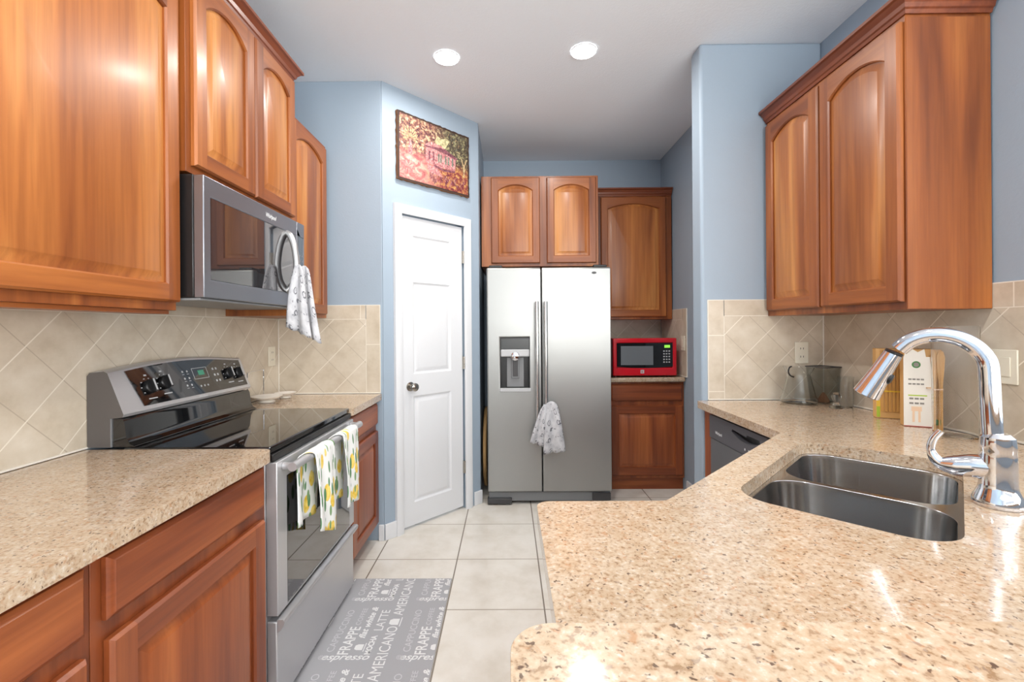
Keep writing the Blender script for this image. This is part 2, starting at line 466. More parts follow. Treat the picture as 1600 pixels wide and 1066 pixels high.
def slab_front(parent, T, u0, u1, v0, v1, fam, haxis, t=0.02, w0=0.001, name='drawer_front'):
    mb = MB(); w1 = w0+t
    def ring(e, w): return [(u0+e, v0+e, w), (u1-e, v0+e, w), (u1-e, v1-e, w), (u0+e, v1-e, w)]
    mb.loft([ring(0, w0), ring(0, w1-0.010), ring(0.004, w1-0.006), ring(0.008, w1-0.004), ring(0.012, w1)], 0, T)
    return mb.build(name, [WOOD[fam][haxis]], parent, smooth=20)
def sweep(path, prof, mi=0, closed_ends=True):
    """path: list of (x,y) with outward on the right-hand side; prof: list of (out, z)"""
    mb = MB(); rings = []
    n = len(path)
    for i in range(n):
        p = Vector(path[i]); d1 = (p-Vector(path[i-1])).normalized() if i else None
        d2 = (Vector(path[i+1])-p).normalized() if i < n-1 else None
        d1 = d1 or d2; d2 = d2 or d1
        n1 = Vector((d1.y, -d1.x)); n2 = Vector((d2.y, -d2.x)); b = (n1+n2); b = b/(1+n1.dot(n2))
        rings.append([(p.x+b.x*o, p.y+b.y*o, z) for o, z in prof])
    mb.loft(rings, mi); return mb
def crown_prof(z): return [(0, z), (0.006, z), (0.010, z+0.012), (0.016, z+0.016), (0.020, z+0.030), (0.034, z+0.046), (0.044, z+0.050), (0.044, z+0.062), (0, z+0.062)]

# ------------------------------------------------------------------ room shell
ZC = 2.86
XL, XR = -1.4345, 1.719
def mbox(*a): return MB().box(*a)
struct('floor', mbox(-1.6, 4.7, -3.5, 4.4, -0.08, 0.0), M_FLOOR)
struct('ceiling', mbox(-1.6, 4.7, -3.5, 4.4, ZC, ZC+0.1), M_CEIL)
struct('wall_left', mbox(XL-0.12, XL, -3.5, 4.4, 0, ZC), M_BLUE)
struct('wall_right', mbox(XR, XR+0.12, 1.20, 2.58, 0, ZC), M_BLUE)  # unseen near stretch left out so the side fill reaches the left wall
struct('wall_wing', mbox(1.0564, XR, 2.4558, 2.5793, 0, ZC), M_BLUE, bevel=0.016, seg=4)
struct('wall_nook', mbox(1.416, 1.53, 2.5793, 4.27, 0, ZC), M_BLUE)
struct('wall_back', mbox(-0.33, 1.416, 4.1501, 4.27, 0, ZC), M_BLUE)
A = Vector((-0.7767, 2.7905)); B = Vector((-0.216, 3.3828)); TT = (B-A).normalized(); NN = Vector((TT.y, -TT.x)); DL = (B-A).length
struct('wall_pantry_front', MB().prism([(XL, A.y), (A.x, A.y), (A.x-0.046, A.y+0.1), (XL, A.y+0.1)], 0, ZC), M_BLUE, bevel=0.008, seg=3)
DT = frame((A.x, A.y, 0), (TT.x, TT.y, 0), (NN.x, NN.y, 0))
wd = MB(); D0, D1, DH = 0.137, 0.664, 2.056
wd.prism([(0, 0), (D0-0.012, 0), (D0-0.012, DH+0.014), (D1+0.012, DH+0.014), (D1+0.012, 0), (DL, 0), (DL, ZC), (0, ZC)], -0.1, 0, T=DT)
struct('wall_pantry_diagonal', wd, M_BLUE)
struct('wall_pantry_side', mbox(B.x-0.1, B.x, B.y+0.04, 4.15, 0, ZC), M_BLUE)
# living room behind the camera: side wall, wall with tall windows
struct('wall_living_side', MB().prism([(0, 0), (4.7, 0), (4.7, ZC), (0, ZC)], 4.5, 4.6, holes=[[(0.9, 0.4), (4.1, 0.4), (4.1, 2.5), (0.9, 2.5)]], T=lambda u, v, w: Vector((w, -3.5+u, v))), M_LIVING)
struct('wall_living_front', mbox(XR+0.12, 4.6, 1.20, 1.30, 0, ZC), M_LIVING)
struct('wall_living_back', MB().prism([(-1.55, 0), (4.6, 0), (4.6, ZC), (-1.55, ZC)], -3.5, -3.4, holes=[[(-0.2, 0.4), (3.2, 0.4), (3.2, 2.5), (-0.2, 2.5)]], T=lambda u, v, w: Vector((u, w, v))), M_LIVING)
# baseboards
struct('baseboard_pantry', mbox(-0.81, A.x, A.y-0.014, A.y-0.001, 0, 0.10), M_WHITE, bevel=0.003)
struct('baseboard_diagonal_left', MB().box(0.0, 0.090, 0, 0.10, 0.001, 0.014, 0, DT), M_WHITE, bevel=0.003)
struct('baseboard_diagonal_right', MB().box(0.747, DL+0.01, 0, 0.10, 0.001, 0.014, 0, DT), M_WHITE, bevel=0.003)
struct('baseboard_nook', mbox(1.40, 1.415, 2.60, 3.56, 0, 0.10), M_WHITE, bevel=0.003)
# door casing
cas = MB()
cp = [(0, 0.001), (0, 0.012), (0.012, 0.017), (0.045, 0.021), (0.056, 0.019), (0.060, 0.001)]   # across the width from the opening outwards
path = [(D0-0.002, 0), (D0-0.002, DH+0.004), (D1+0.002, DH+0.004), (D1+0.002, 0)]
rings = [[(path[0][0]-o, 0, w) for o, w in cp], [(path[1][0]-o, path[1][1]+o, w) for o, w in cp],
         [(path[2][0]+o, path[2][1]+o, w) for o, w in cp], [(path[3][0]+o, 0, w) for o, w in cp]]
cas.loft(rings, 0, DT)
struct('trim_1', cas, M_WHITE, smooth=25)
# six panel-style pantry door
def panel_door():
    mb = MB(); w = -0.018
    pans = [(0.235, 0.555, 1.745, 1.935), (0.235, 0.555, 1.015, 1.625), (0.235, 0.555, 0.165, 0.870)]
    z0 = 0.018
    rect = lambda p: [(p[0], p[2]), (p[1], p[2]), (p[1], p[3]), (p[0], p[3])]
    outer = [(D0+0.002, z0), (D1-0.002, z0), (D1-0.002, DH-0.002), (D0+0.002, DH-0.002)]
    loops = [outer]+[rect(p) for p in pans]; flat = [q for l in loops for q in l]
    tris = tessellate_polygon([[Vector((q[0], q[1], 0)) for q in l] for l in loops])
    mb.add([(q[0], q[1], w) for q in flat], [tuple(t) for t in tris], 0, DT)
    mb.box(D0+0.002, D1-0.002, z0, DH-0.002, w-0.035, w-0.020, 0, DT)
    o = outer
    mb.loft([[(q[0], q[1], w-0.022) for q in o], [(q[0], q[1], w) for q in o]], 0, DT, False, False)
    for p in pans:
        rs = []
        for e, dw in ((0, 0), (0.010, -0.009), (0.018, -0.010), (0.040, -0.002), (0.044, -0.0015)):
            rs.append([(p[0]+e, p[2]+e, w+dw), (p[1]-e, p[2]+e, w+dw), (p[1]-e, p[3]-e, w+dw), (p[0]+e, p[3]-e, w+dw)])
        mb.loft(rs, 0, DT, False, True)
    return mb
door = struct('door_1', panel_door(), M_WHITE, smooth=20)
ORG[door] = Vector((0, 0, 0))
kb = MB(); kc = DT(0.208, 0.935, -0.018); kn = Vector((NN.x, NN.y, 0))
kb.lathe([(0.030, 0), (0.030, 0.006), (0.013, 0.010), (0.011, 0.030), (0.022, 0.038), (0.028, 0.050), (0.026, 0.062), (0.015, 0.068), (0.0, 0.069)], kc, kn, 28, cap1=False)
kb.build('door_knob', M_NICKEL, door)
for hz in (1.835, 1.066, 0.306):
    h = MB(); h.box(D1-0.006, D1+0.006, hz-0.045, hz+0.045, -0.017, -0.003, 0, DT)
    h.cyl(DT(D1, hz-0.045, 0.0), DT(D1, hz+0.045, 0.0), 0.006, 12)
    h.build('hinge', M_NICKEL, door)

# backsplash tile: field of diagonal tile, border rows, caulk line
def tiles(name, T, u0, u1, v0, v1, left=False, right=False, top=True, uoff=0.0, voff=0.0, bw=0.086, caulk=True, ext=None):
    mb = MB(); th = 0.007
    a = u0+(bw if left else 0); b = u1-(bw if right else 0); c = v1-(bw if top else 0)
    def q(x0, x1, y0, y1, mi, swap=False):
        uv = [(x0+uoff, y0+voff), (x1+uoff, y0+voff), (x1+uoff, y1+voff), (x0+uoff, y1+voff)]
        if swap: uv = [(p[1], p[0]) for p in uv]
        e = 0.0012 if mi else 0
        mb.quad((x0, y0, th), (x1, y0, th), (x1, y1, th), (x0, y1, th), mi, uv, T)
    q(a, b, v0, c, 0)
    g = 0.003
    if left: q(u0, a-g, v0, v1, 1, True); mb.box(a-g, a, v0, c, 0.0005, th, 2, T)
    if right: q(b+g, u1, v0, v1, 1, True); mb.box(b, b+g, v0, c, 0.0005, th, 2, T)
    if top: q(a, b, c+g, v1, 1); mb.box(a, b, c, c+g, 0.0005, th, 2, T)
    mb.box(u0, u1, v1, v1+0.004, 0.0005, th, 2, T)
    if left: mb.box(u0-0.004, u0, v0, v1+0.004, 0.0005, th, 2, T)
    if right: mb.box(u1, u1+0.004, v0, v1+0.004, 0.0005, th, 2, T)
    if caulk: mb.box(u0, u1, v0, v0+0.006, th, th+0.005, 2, T)
    return struct(name, mb, [M_TILE, M_TILEB, M_CAULK], smooth=0, recalc=False)
tiles('wall_left_backsplash', faceX(XL), -0.5, 2.781, 0.916, 1.462, uoff=0.021, voff=0.072)
tiles('wall_pantry_backsplash', faceNY(A.y), XL+0.008, -0.797, 0.916, 1.462, right=True)
tiles('wall_wing_backsplash', faceNY(2.4558), 1.090, XR-0.009, 0.916, 1.457, left=True, uoff=0.047, voff=-0.047)
tiles('wall_right_backsplash', faceNX(XR), -2.446, -1.215, 0.916, 1.457, uoff=0.006, voff=-0.006)
struct('trim_2', MB().tube([(XR-0.0095, 2.4465, 0.92), (XR-0.0095, 2.4465, 1.37)], 0.003, 8, sub=1), M_CAULK)
struct('trim_3', MB().tube([(XL+0.0095, A.y-0.0095, 0.92), (XL+0.0095, A.y-0.0095, 1.38)], 0.003, 8, sub=1), M_CAULK)
tiles('wall_nook_backsplash', faceNX(1.416), -4.14, -3.56, 0.916, 1.46, right=True)
tiles('wall_back_backsplash', faceNY(4.1501), 0.80, 1.407, 0.916, 1.46)

# ------------------------------------------------------------------ recessed lights
def can(x, y, label, n):
    t = thing('recessed_light', label, 'ceiling light', (x, y, ZC-0.012), 'recessed ceiling lights')
    a = MB(); a.lathe([(0.0672, 0.006), (0.0685, 0.004), (0.0715, 0.006), (0.072, 0.011)], (x, y, ZC-0.012), (0, 0, 1), 40, cap0=False, cap1=False)
    a.build('trim_ring', M_WHITE, t)
    b = MB(); b.lathe([(0.0, 0.001), (0.064, 0.002), (0.067, 0.010)], (x, y, ZC-0.012), (0, 0, 1), 40, cap0=False)
    b.build('lamp_lens', M_LENS, t)
    area('recessed_lamp_light', (x, y, ZC-0.018), 0.12, CAN_W, (1.0, 0.955, 0.90), shape='DISK')
can(-0.338, 2.555, 'round recessed ceiling light nearer the picture over the pantry door', 1)
can(0.433, 2.508, 'round recessed ceiling light nearer the blue wing wall', 2)
can(-0.34, 0.90, 'recessed ceiling light overhead, on the range side of the breakfast bar', 3)
can(0.43, 0.90, 'recessed ceiling light overhead, on the sink side of the breakfast bar', 4)

# ------------------------------------------------------------------ left upper cabinets
def carcass(parent, x0, x1, y0, y1, z0, z1, fam, name='cabinet_body', bevel=0.001):
    return mbox(x0, x1, y0, y1, z0, z1).build(name, WOOD[fam]['z'], parent, bevel=bevel)
XF = -1.115                                   # face frame of the left wall cabinets, doors stand 21 mm proud
c1 = thing('wall_cabinet', 'tall cherry wall cabinet left of the black and steel microwave, cut by the photo edge', 'cabinet', (-1.275, 1.05, 1.38), 'cherry wall cabinets')
carcass(c1, XL+0.002, XF, 0.62, 1.503, 1.38, 2.490, 'upper')
mbox(XF-0.10, XF-0.015, 0.64, 1.49, 1.368, 1.3795).build('light_rail', WOOD['upper']['y'], c1)
cab_door(c1, faceX(XF), 0.66, 1.500, 1.408, 2.470, 'upper', 'y', arch=0.055)
XM = -1.082
c2 = thing('wall_cabinet', 'crown-topped cherry wall cabinet above the microwave over the range', 'cabinet', (-1.26, 1.88, 1.85), 'cherry wall cabinets')
carcass(c2, XL+0.002, XM, 1.507, 2.258, 1.852, 2.575, 'upper')
cab_door(c2, faceX(XM), 1.530, 1.892, 1.878, 2.560, 'upper', 'y', arch=0.05)
cab_door(c2, faceX(XM), 1.903, 2.252, 1.878, 2.560, 'upper', 'y', arch=0.05)
sweep([(XM, 1.507), (XM, 2.258), (XL+0.002, 2.258)], crown_prof(2.568)).build('crown_moulding', M_CROWN['y'], c2, smooth=25)
c3 = thing('wall_cabinet', 'single-door cherry wall cabinet between the microwave and the pantry wall', 'cabinet', (-1.275, 2.5, 1.38), 'cherry wall cabinets')
carcass(c3, XL+0.002, XF, 2.263, 2.752, 1.385, 2.435, 'upper')
cab_door(c3, faceX(XF), 2.275, 2.722, 1.405, 2.410, 'upper', 'y', arch=0.05)

# ------------------------------------------------------------------ over-the-range microwave
mw = thing('over_range_microwave', 'stainless over-the-range microwave with dark window under the cherry cabinets', 'microwave', (-1.24, 1.88, 1.415))
mbox(XL+0.009, -1.060, 1.509, 2.256, 1.424, 1.843).build('casing', M_BLACK, mw, bevel=0.004)
fx = faceX(-1.060)
f = MB(); f.prism([(1.509, 1.424), (2.178, 1.424), (2.178, 1.840), (1.509, 1.840)], 0.001, 0.036, holes=[[(1.545, 1.487), (2.162, 1.487), (2.162, 1.772), (1.545, 1.772)]], T=fx)
fd = f.build('door', M_MWSTEEL, mw, bevel=0.003)
MB().box(1.546, 2.161, 1.488, 1.771, 0.004, 0.034, 0, fx).build('window', M_MWWIN, fd)
f = MB(); f.prism([(2.181, 1.424), (2.256, 1.424), (2.256, 1.840), (2.181, 1.840)], 0.001, 0.036, holes=[[(2.184, 1.487), (2.248, 1.487), (2.248, 1.772), (2.184, 1.772)]], T=fx)
fp = f.build('control_panel', M_MWSTEEL, mw, bevel=0.002)
g = MB(); g.box(2.185, 2.247, 1.488, 1.771, 0.004, 0.034, 0, fx)
for r in range(7):
    for c in range(3): g.box(2.196+c*0.017, 2.205+c*0.017, 1.52+r*0.026, 1.526+r*0.026, 0.034, 0.0344, 1, fx)
g.build('keypad', [M_MWWIN, M_GREY], fp)
lg = MB(); put_text(lg, 'Whirlpool', fx, 1.900, 1.796, 0.0365, 0.026, 0, width=0.085, shear=0.25, bold=0.0006)
lg.build('logo', M_INK, fd, smooth=0)
MB().box(1.512, 2.253, 1.415, 1.4235, -0.30, 0.020, 0, fx).build('vent_grille', M_GREY, mw, bevel=0.003)
h = MB(); h.tube([fx(2.085, 1.765, 0.030), fx(2.085, 1.750, 0.050), fx(2.085, 1.70, 0.068), fx(2.085, 1.62, 0.078), fx(2.085, 1.55, 0.070), fx(2.085, 1.51, 0.050), fx(2.085, 1.495, 0.030)], 0.0145, 16)
h.build('handle', M_STEEL_Y, mw)

# ------------------------------------------------------------------ cloth
def cloth(path, width_at, dirv, nrm, nw=26, waves=3, amp=0.008, mono=0.0, uscale=None, hem=None):
    """path: list of (point, phase weight); cloth swept sideways along dirv with ripples along nrm"""
    pts = []
    P = [Vector(p) for p in path]
    n = len(P); mb = MB(); grid = []; L = 0
    dirv, nrm = Vector(dirv), Vector(nrm)
    for i, p in enumerate(P):
        if i: L += (P[i]-P[i-1]).length
        a, b = width_at(i/(n-1)); row = []
        for k in range(nw+1):
            s = k/nw; q = a+(b-a)*s
            rip = math.sin(s*math.pi*2*waves+mono+0.9*math.sin(3.1*i/(n-1)))*amp(i/(n-1)) if callable(amp) else math.sin(s*math.pi*2*waves+mono)*amp
            off = p+dirv*q+nrm*rip
            if hem: off = off+Vector((0, 0, hem(i/(n-1), s)))
            row.append((off, (s*(uscale or 0.3), L)))
        grid.append(row)
    for i in range(n-1):
        for k in range(nw):
            q = [grid[i][k], grid[i][k+1], grid[i+1][k+1], grid[i+1][k]]
            mb.add([x[0] for x in q], [(0, 1, 2, 3)], 0, None, [[x[1] for x in q]])
    return mb
def drape(name, label, x_bar, z_bar, r, zf, zb, front, back, nrm_sign=1, cat='towel', mt=None, hemslope=(0, 0), xoff=0.0):
    """cloth over a horizontal bar along Y; front = (y0,y1), back = (y0,y1)"""
    pts = []
    nb = 14
    for i in range(nb): pts.append((x_bar-r-0.004, 0, zb+(z_bar-zb)*i/nb))
    for i in range(9):
        a = math.pi-math.pi*i/8; pts.append((x_bar+math.cos(a)*(r+0.003), 0, z_bar+math.sin(a)*(r+0.003)))
    nf = 22
    for i in range(1, nf+1): pts.append((x_bar+r+0.004+0.012*math.sin(i/nf*1.6), 0, z_bar+(zf-z_bar)*i/nf))
    n = len(pts)
    def wa(t):
        k = min(1, max(0, (t*(n-1)-nb)/8.0)); k = k*k*(3-2*k)
        return (back[0]*(1-k)+front[0]*k, back[1]*(1-k)+front[1]*k)
    def am(t):
        j = t*(n-1); d = abs(j-(nb+4)); return 0.0015+0.008*min(1, max(0, (d-4)/12))
    def hm(t, s):
        j = t*(n-1)
        if j > nb+8: k = (j-nb-8)/nf; return (hemslope[0]*(1-s)+hemslope[1]*s)*k*k
        return 0.0
    mb = cloth(pts, wa, (0, 1, 0), (1, 0, 0), waves=1.7, amp=am, hem=hm, uscale=0.26, mono=0.5)
    o = mb.build(name, mt, loc=(x_bar, front[0], z_bar), solid=0.003, smooth=180)
    return tag(o, label, cat)

# ------------------------------------------------------------------ electric range
rg = thing('range', 'stainless electric range with black glass cooktop between the cherry base cabinets', 'range', (-1.1, 1.883, 0.0))
mbox(XL+0.010, -0.822, 1.507, 2.259, 0.06, 0.892).build('body', M_RANGE, rg, bevel=0.002)
mbox(-1.35, -0.832, 1.512, 2.254, 0.0, 0.059).build('toe_kick', M_BLACK, rg)
ct = mbox(-1.30, -0.803, 1.506, 2.260, 0.893, 0.918)
ct.build('cooktop', M_GLASSBLK, rg, bevel=0.006, seg=3)
fx = faceX(-0.822)
MB().box(1.508, 2.258, 0.868, 0.892, 0.001, 0.028, 0, fx).build('front_fascia', M_BLACK, rg, bevel=0.003)
f = MB(); f.prism([(1.510, 0.345), (2.256, 0.345), (2.256, 0.864), (1.510, 0.864)], 0.001, 0.040, holes=[[(1.578, 0.352), (2.196, 0.352), (2.196, 0.800), (1.578, 0.800)]], T=fx)
od = f.build('oven_door', M_RANGE, rg, bevel=0.003)
MB().box(1.580, 2.194, 0.354, 0.798, 0.004, 0.0385, 0, fx).build('oven_window', M_OVENWIN, od)
h = MB(); h.tube([fx(1.535, 0.842, 0.079), fx(2.235, 0.842, 0.079)], 0.0155, 18, sub=1)
h.tube([fx(1.552, 0.842, 0.041), fx(1.552, 0.842, 0.079)], 0.013, 12, sub=1); h.tube([fx(2.216, 0.842, 0.041), fx(2.216, 0.842, 0.079)], 0.013, 12, sub=1)
h.build('oven_handle', M_RANGE, od)
dr = MB(); dr.box(1.510, 2.256, 0.035, 0.325, 0.001, 0.036, 0, fx)
dd = dr.build('storage_drawer', M_RANGE, rg, bevel=0.004)
lp = MB(); prof = [(0.0365, 0.290), (0.046, 0.296), (0.058, 0.312), (0.062, 0.326), (0.056, 0.334), (0.0365, 0.334)]
lp.loft([[(y, z, w) for w, z in prof] for y in (1.510, 2.256)], 0, fx); lp.build('drawer_pull', M_RANGE, dd, smooth=60)
# backguard with a softly arched top
bg = MB(); NY = 24; ya, yb = 1.508, 2.258
def arch_z(y): s = (y-ya)/(yb-ya); return 0.026*math.sin(math.pi*min(1, max(0, s*1.05)))
rings = []
for i in range(NY+1):
    y = ya+(yb-ya)*i/NY; dz = arch_z(y)
    tp = (-1.300-0.361*(0.150+dz), 1.030+0.9326*(0.150+dz))
    rings.append([(-1.424, y, 0.919), (-1.424, y, tp[1]-0.010), (-1.415, y, tp[1]+0.002), (tp[0]-0.012, y, tp[1]+0.006), (tp[0], y, tp[1]), (-1.300, y, 1.030), (-1.304, y, 1.020), (-1.345, y, 1.016), (-1.345, y, 0.919)])
bg.loft(rings, 0)
bg.m[-2:] = [1, 1]
bgo = bg.build('backguard', [M_RANGE, mat('range_side_shaded', (92, 88, 86), 0.5)], rg, smooth=40)  # end faces dark grey, with their shade put into the colour
lb = MB(); rings = []
for i in range(NY+1):
    y = ya+0.006+(yb-ya-0.012)*i/NY
    rings.append([(-1.343, y, 0.9195), (-1.343, y, 1.0145), (-1.309, y, 1.0145), (-1.302, y, 1.00), (-1.296, y, 0.95), (-1.285, y, 0.930), (-1.268, y, 0.9215), (-1.268, y, 0.9195)])
lb.loft(rings, 0); lb.build('lower_splash', M_GLASSBLK, rg, smooth=50)
sl = Vector((0.058, 0, -0.150)).normalized(); nr = Vector((0.150, 0, 0.058)).normalized()
PT = lambda u, v, w: Vector((-1.300, u, 1.030))-sl*v+nr*w           # v up the sloping panel
cpn = MB()
poly = [(1.600, 0.014), (2.236, 0.014)]+[(2.236-(2.236-1.572)*i/14.0, 0.143+0.97*arch_z(2.236-(2.236-1.572)*i/14.0)) for i in range(15)]
cpn.prism(poly, 0.0005, 0.003, T=PT)
random.seed(3)
for r in range(3):
    for c in range(2): cpn.lathe([(0.0045, 0), (0.0045, 0.0006)], PT(1.838+c*0.026, 0.060+r*0.030, 0.003), nr, 12, 1)
    for c in range(2): cpn.box(1.832+c*0.026, 1.844+c*0.026, 0.047+r*0.030, 0.049+r*0.030, 0.003, 0.0034, 1, PT)
for c in range(3): cpn.lathe([(0.0045, 0), (0.0045, 0.0006)], PT(1.915+c*0.022, 0.048, 0.003), nr, 12, 1)
for r in range(3):
    for c in range(2): cpn.box(2.02+c*0.022, 2.03+c*0.022, 0.055+r*0.028, 0.065+r*0.028, 0.003, 0.0035, 1, PT)
for (u0, u1, v0, v1) in ((1.893, 1.985, 0.080, 0.082), (1.893, 1.985, 0.128, 0.130), (1.893, 1.895, 0.080, 0.130), (1.983, 1.985, 0.080, 0.130)): cpn.box(u0, u1, v0, v1, 0.003, 0.0035, 1, PT)
for u, v in ((1.650, 0.080), (1.727, 0.088), (2.120, 0.085), (2.192, 0.080)):
    for q in range(8):
        a = -0.6+q*(math.pi+1.2)/7
        cpn.box(u+0.034*math.cos(a)-0.003, u+0.034*math.cos(a)+0.003, v+0.034*math.sin(a)-0.0015, v+0.034*math.sin(a)+0.0015, 0.003, 0.0034, 1, PT)
    cpn.box(u-0.006, u+0.006, v+0.043, v+0.049, 0.003, 0.0034, 1, PT); cpn.box(u-0.02, u+0.02, v-0.046, v-0.042, 0.003, 0.0034, 1, PT)
cpo = cpn.build('control_panel', [M_GLASSBLK, M_LGREY], bgo, smooth=0)
MB().box(1.925, 1.962, 0.096, 0.118, 0.003, 0.0036, 0, PT).build('clock_display', M_GREEN_LED, bgo)
def knob(u, v):
    k = MB(); c = PT(u, v, 0.003)
    k.lathe([(0.026, 0), (0.026, 0.010), (0.023, 0.014), (0.0, 0.0145)], c, nr, 28, 0, cap1=False)
    k.box(u-0.006, u+0.006, v-0.024, v+0.024, 0.010, 0.029, 0, PT)
    k.box(u-0.0035, u+0.0035, v-0.020, v+0.024, 0.029, 0.0298, 1, PT)
    k.build('knob', [M_BLACK, M_LGREY], bgo, bevel=0.002)
for u, v in ((1.650, 0.080), (1.727, 0.088), (2.120, 0.085), (2.192, 0.080)): knob(u, v)
lg = MB(); put_text(lg, 'Whirlpool', PT, 1.885, 0.0005, 0.001, 0.014, 0, width=0.05, shear=0.25); lg.build('logo', M_INK, bgo, smooth=0)

drape('dish_towel', 'lemon-print dish towel on the oven handle, the one nearer the camera', -0.743, 0.842, 0.017, 0.53, 0.60, (1.672, 1.858), (1.607, 1.80), mt=M_LEMON, hemslope=(0.03, -0.045))['group'] = 'lemon towels on the oven handle'
drape('dish_towel', 'lemon-print dish towel on the oven handle, the one nearer the pantry door', -0.743, 0.842, 0.017, 0.535, 0.56, (1.955, 2.145), (1.880, 2.09), mt=M_LEMON, hemslope=(0.0, -0.02))['group'] = 'lemon towels on the oven handle'

def bunched(name, label, cat, C, axis, nrm, z_top, lobes, slot=0.0):
    """towel pulled through a vertical handle; lobes = list of (a0,a1,b0,b1,zbottom0,zbottom1,outset,ztop)"""
    mb = MB(); C, axis, nrm = Vector(C), Vector(axis), Vector(nrm)
    for (a0, a1, b0, b1, zb0, zb1, out, zt) in lobes:
        n, nw = 18, 16; g = []
        for i in range(n+1):
            t = i/n; e = t**0.75
            l, r = a0+(b0-a0)*e, a1+(b1-a1)*e; row = []
            for k in range(nw+1):
                s = k/nw; zb = zb0+(zb1-zb0)*s
                top = zt-0.018*abs(2*s-1)**2
                z = top+(zb-top)*t
                w = out+0.010*math.sin(s*math.pi*3+0.8*t)*(0.35+t)*0.9+0.014*math.sin(math.pi*t)
                row.append((Vector((C.x, C.y, 0))+axis*(l+(r-l)*s)+nrm*w+Vector((0, 0, z+0.004*math.sin(s*19)*t)), (s*0.2+b0, t*0.34)))
            g.append(row)
        for i in range(n):
            for k in range(nw):
                q = [g[i][k], g[i][k+1], g[i+1][k+1], g[i+1][k]]
                mb.add([x[0] for x in q], [(0, 1, 2, 3)], 0, None, [[x[1] for x in q]])
    o = mb.build(name, M_DOODLE, loc=(C.x, C.y, z_top), solid=0.004, smooth=180)
    return tag(o, label, cat)
bunched('dish_towel', 'white doodle-print towel hanging from the over-the-range microwave handle', 'towel', (-0.965, 2.082, 0), (1, 0, 0), (0, -1, 0), 1.60,
        [(-0.018, 0.022, -0.052, 0.058, 1.325, 1.275, 0.020, 1.615), (-0.012, 0.030, 0.000, 0.085, 1.30, 1.248, -0.022, 1.615)])

# ------------------------------------------------------------------ left base cabinets and worktops
XB = -0.822
def base_cab(label, y0, y1, dz, dy, body=True):
    c = thing('base_cabinet', label, 'cabinet', (-1.13, (y0+y1)/2, 0.0), 'cherry base cabinets')
    carcass(c, XL+0.002, XB, y0, y1, 0.10, 0.8755, 'base')
    mbox(XL+0.05, XB-0.07, y0+0.002, y1-0.002, 0.0, 0.099).build('toe_kick', WOOD['base']['y'], c)
    slab_front(c, faceX(XB), dy[0], dy[1], 0.730, 0.858, 'base', 'y')
    cab_door(c, faceX(XB), dy[0]+0.004, dy[1], 0.125, dz, 'base', 'y', stile=0.06, rail=0.06)
    return c
base_cab('cherry base cabinet in the near left corner, mostly cut off by the photo edge', 0.25, 0.872, 0.688, (0.29, 0.850))
base_cab('cherry base cabinet with drawer and door right up against the near side of the range', 0.874, 1.503, 0.688, (0.897, 1.474))
base_cab('narrow cherry base cabinet between the range and the pantry wall', 2.263, 2.776, 0.692, (2.297, 2.757))
def worktop(name, label, poly, holes=(), z0=0.877, z1=0.914, bevel=0.016, loc=None):
    mb = MB(); mb.prism(poly, z0, z1, holes)
    return tag(mb.build(name, M_GRANITE, loc=loc or (poly[0][0], poly[0][1], z0), bevel=bevel, seg=4, smooth=40), label, 'worktop')
def rpoly(pts, radii, seg=8):
    out = []; n = len(pts)
    for i in range(n):
        p = Vector(pts[i]); r = radii[i]
        if r <= 0: out.append((p.x, p.y)); continue
        d1 = (Vector(pts[i-1])-p).normalized(); d2 = (Vector(pts[(i+1) % n])-p).normalized()
        ang = d1.angle(d2); t = r/math.tan(ang/2); c = p+(d1+d2).normalized()*(r/math.sin(ang/2))
        s = p+d1*t-c; e = p+d2*t-c; a0 = math.atan2(s.y, s.x); a1 = math.atan2(e.y, e.x)
        while a1-a0 > math.pi: a1 -= 2*math.pi
        while a1-a0 < -math.pi: a1 += 2*math.pi
        for k in range(seg+1):
            a = a0+(a1-a0)*k/seg; out.append((c.x+r*math.cos(a), c.y+r*math.sin(a)))
    return out
worktop('granite_worktop', 'beige granite worktop on the near left base cabinets, meeting the range', rpoly([(XL+0.002, -0.25), (-0.785, -0.25), (-0.785, 1.502), (XL+0.002, 1.502)], [0, 0.03, 0.04, 0]))
worktop('granite_worktop', 'short beige granite worktop between the range and the pantry wall', rpoly([(XL+0.009, 2.264), (-0.785, 2.264), (-0.785, 2.782), (XL+0.009, 2.782)], [0, 0.01, 0.008, 0]))

# white wire-handled dish beside the range
dz = 0.9145
ds = thing('serving_dish', 'white footed dish with a tall wire handle on the short worktop behind the range', 'dish', (-1.37, 2.47, dz))
d = MB(); d.lathe([(0.040, 0.0), (0.044, 0.004), (0.030, 0.012), (0.060, 0.022), (0.078, 0.032), (0.080, 0.036), (0.074, 0.035), (0.052, 0.026), (0.0, 0.022)], (-1.335, 2.475, dz), (0, 0, 1), 36, cap1=False)
d.build('bowl', M_CARDW, ds)
d = MB(); d.lathe([(0.03, 0.0), (0.034, 0.004), (0.024, 0.010), (0.052, 0.024), (0.060, 0.032), (0.056, 0.031), (0.03, 0.018), (0, 0.016)], (-1.31, 2.63, dz), (0, 0, 1), 32, cap1=False)
d.build('side_bowl', M_CARDW, ds)
d = MB(); d.tube([(-1.40, 2.40, dz+0.004), (-1.40, 2.40, dz+0.17)], 0.0025, 8, sub=1); d.tube([(-1.40, 2.40, dz+0.17), (-1.40, 2.56, dz+0.175)], 0.0025, 8, sub=1)
d.tube([(-1.40, 2.56, dz+0.175), (-1.40, 2.56, dz+0.004)], 0.0025, 8, sub=1); d.tube([(-1.40, 2.56, dz+0.004), (-1.25, 2.56, dz+0.004)], 0.0025, 8, sub=1); d.tube([(-1.40, 2.40, dz+0.004), (-1.25, 2.40, dz+0.004)], 0.0025, 8, sub=1)
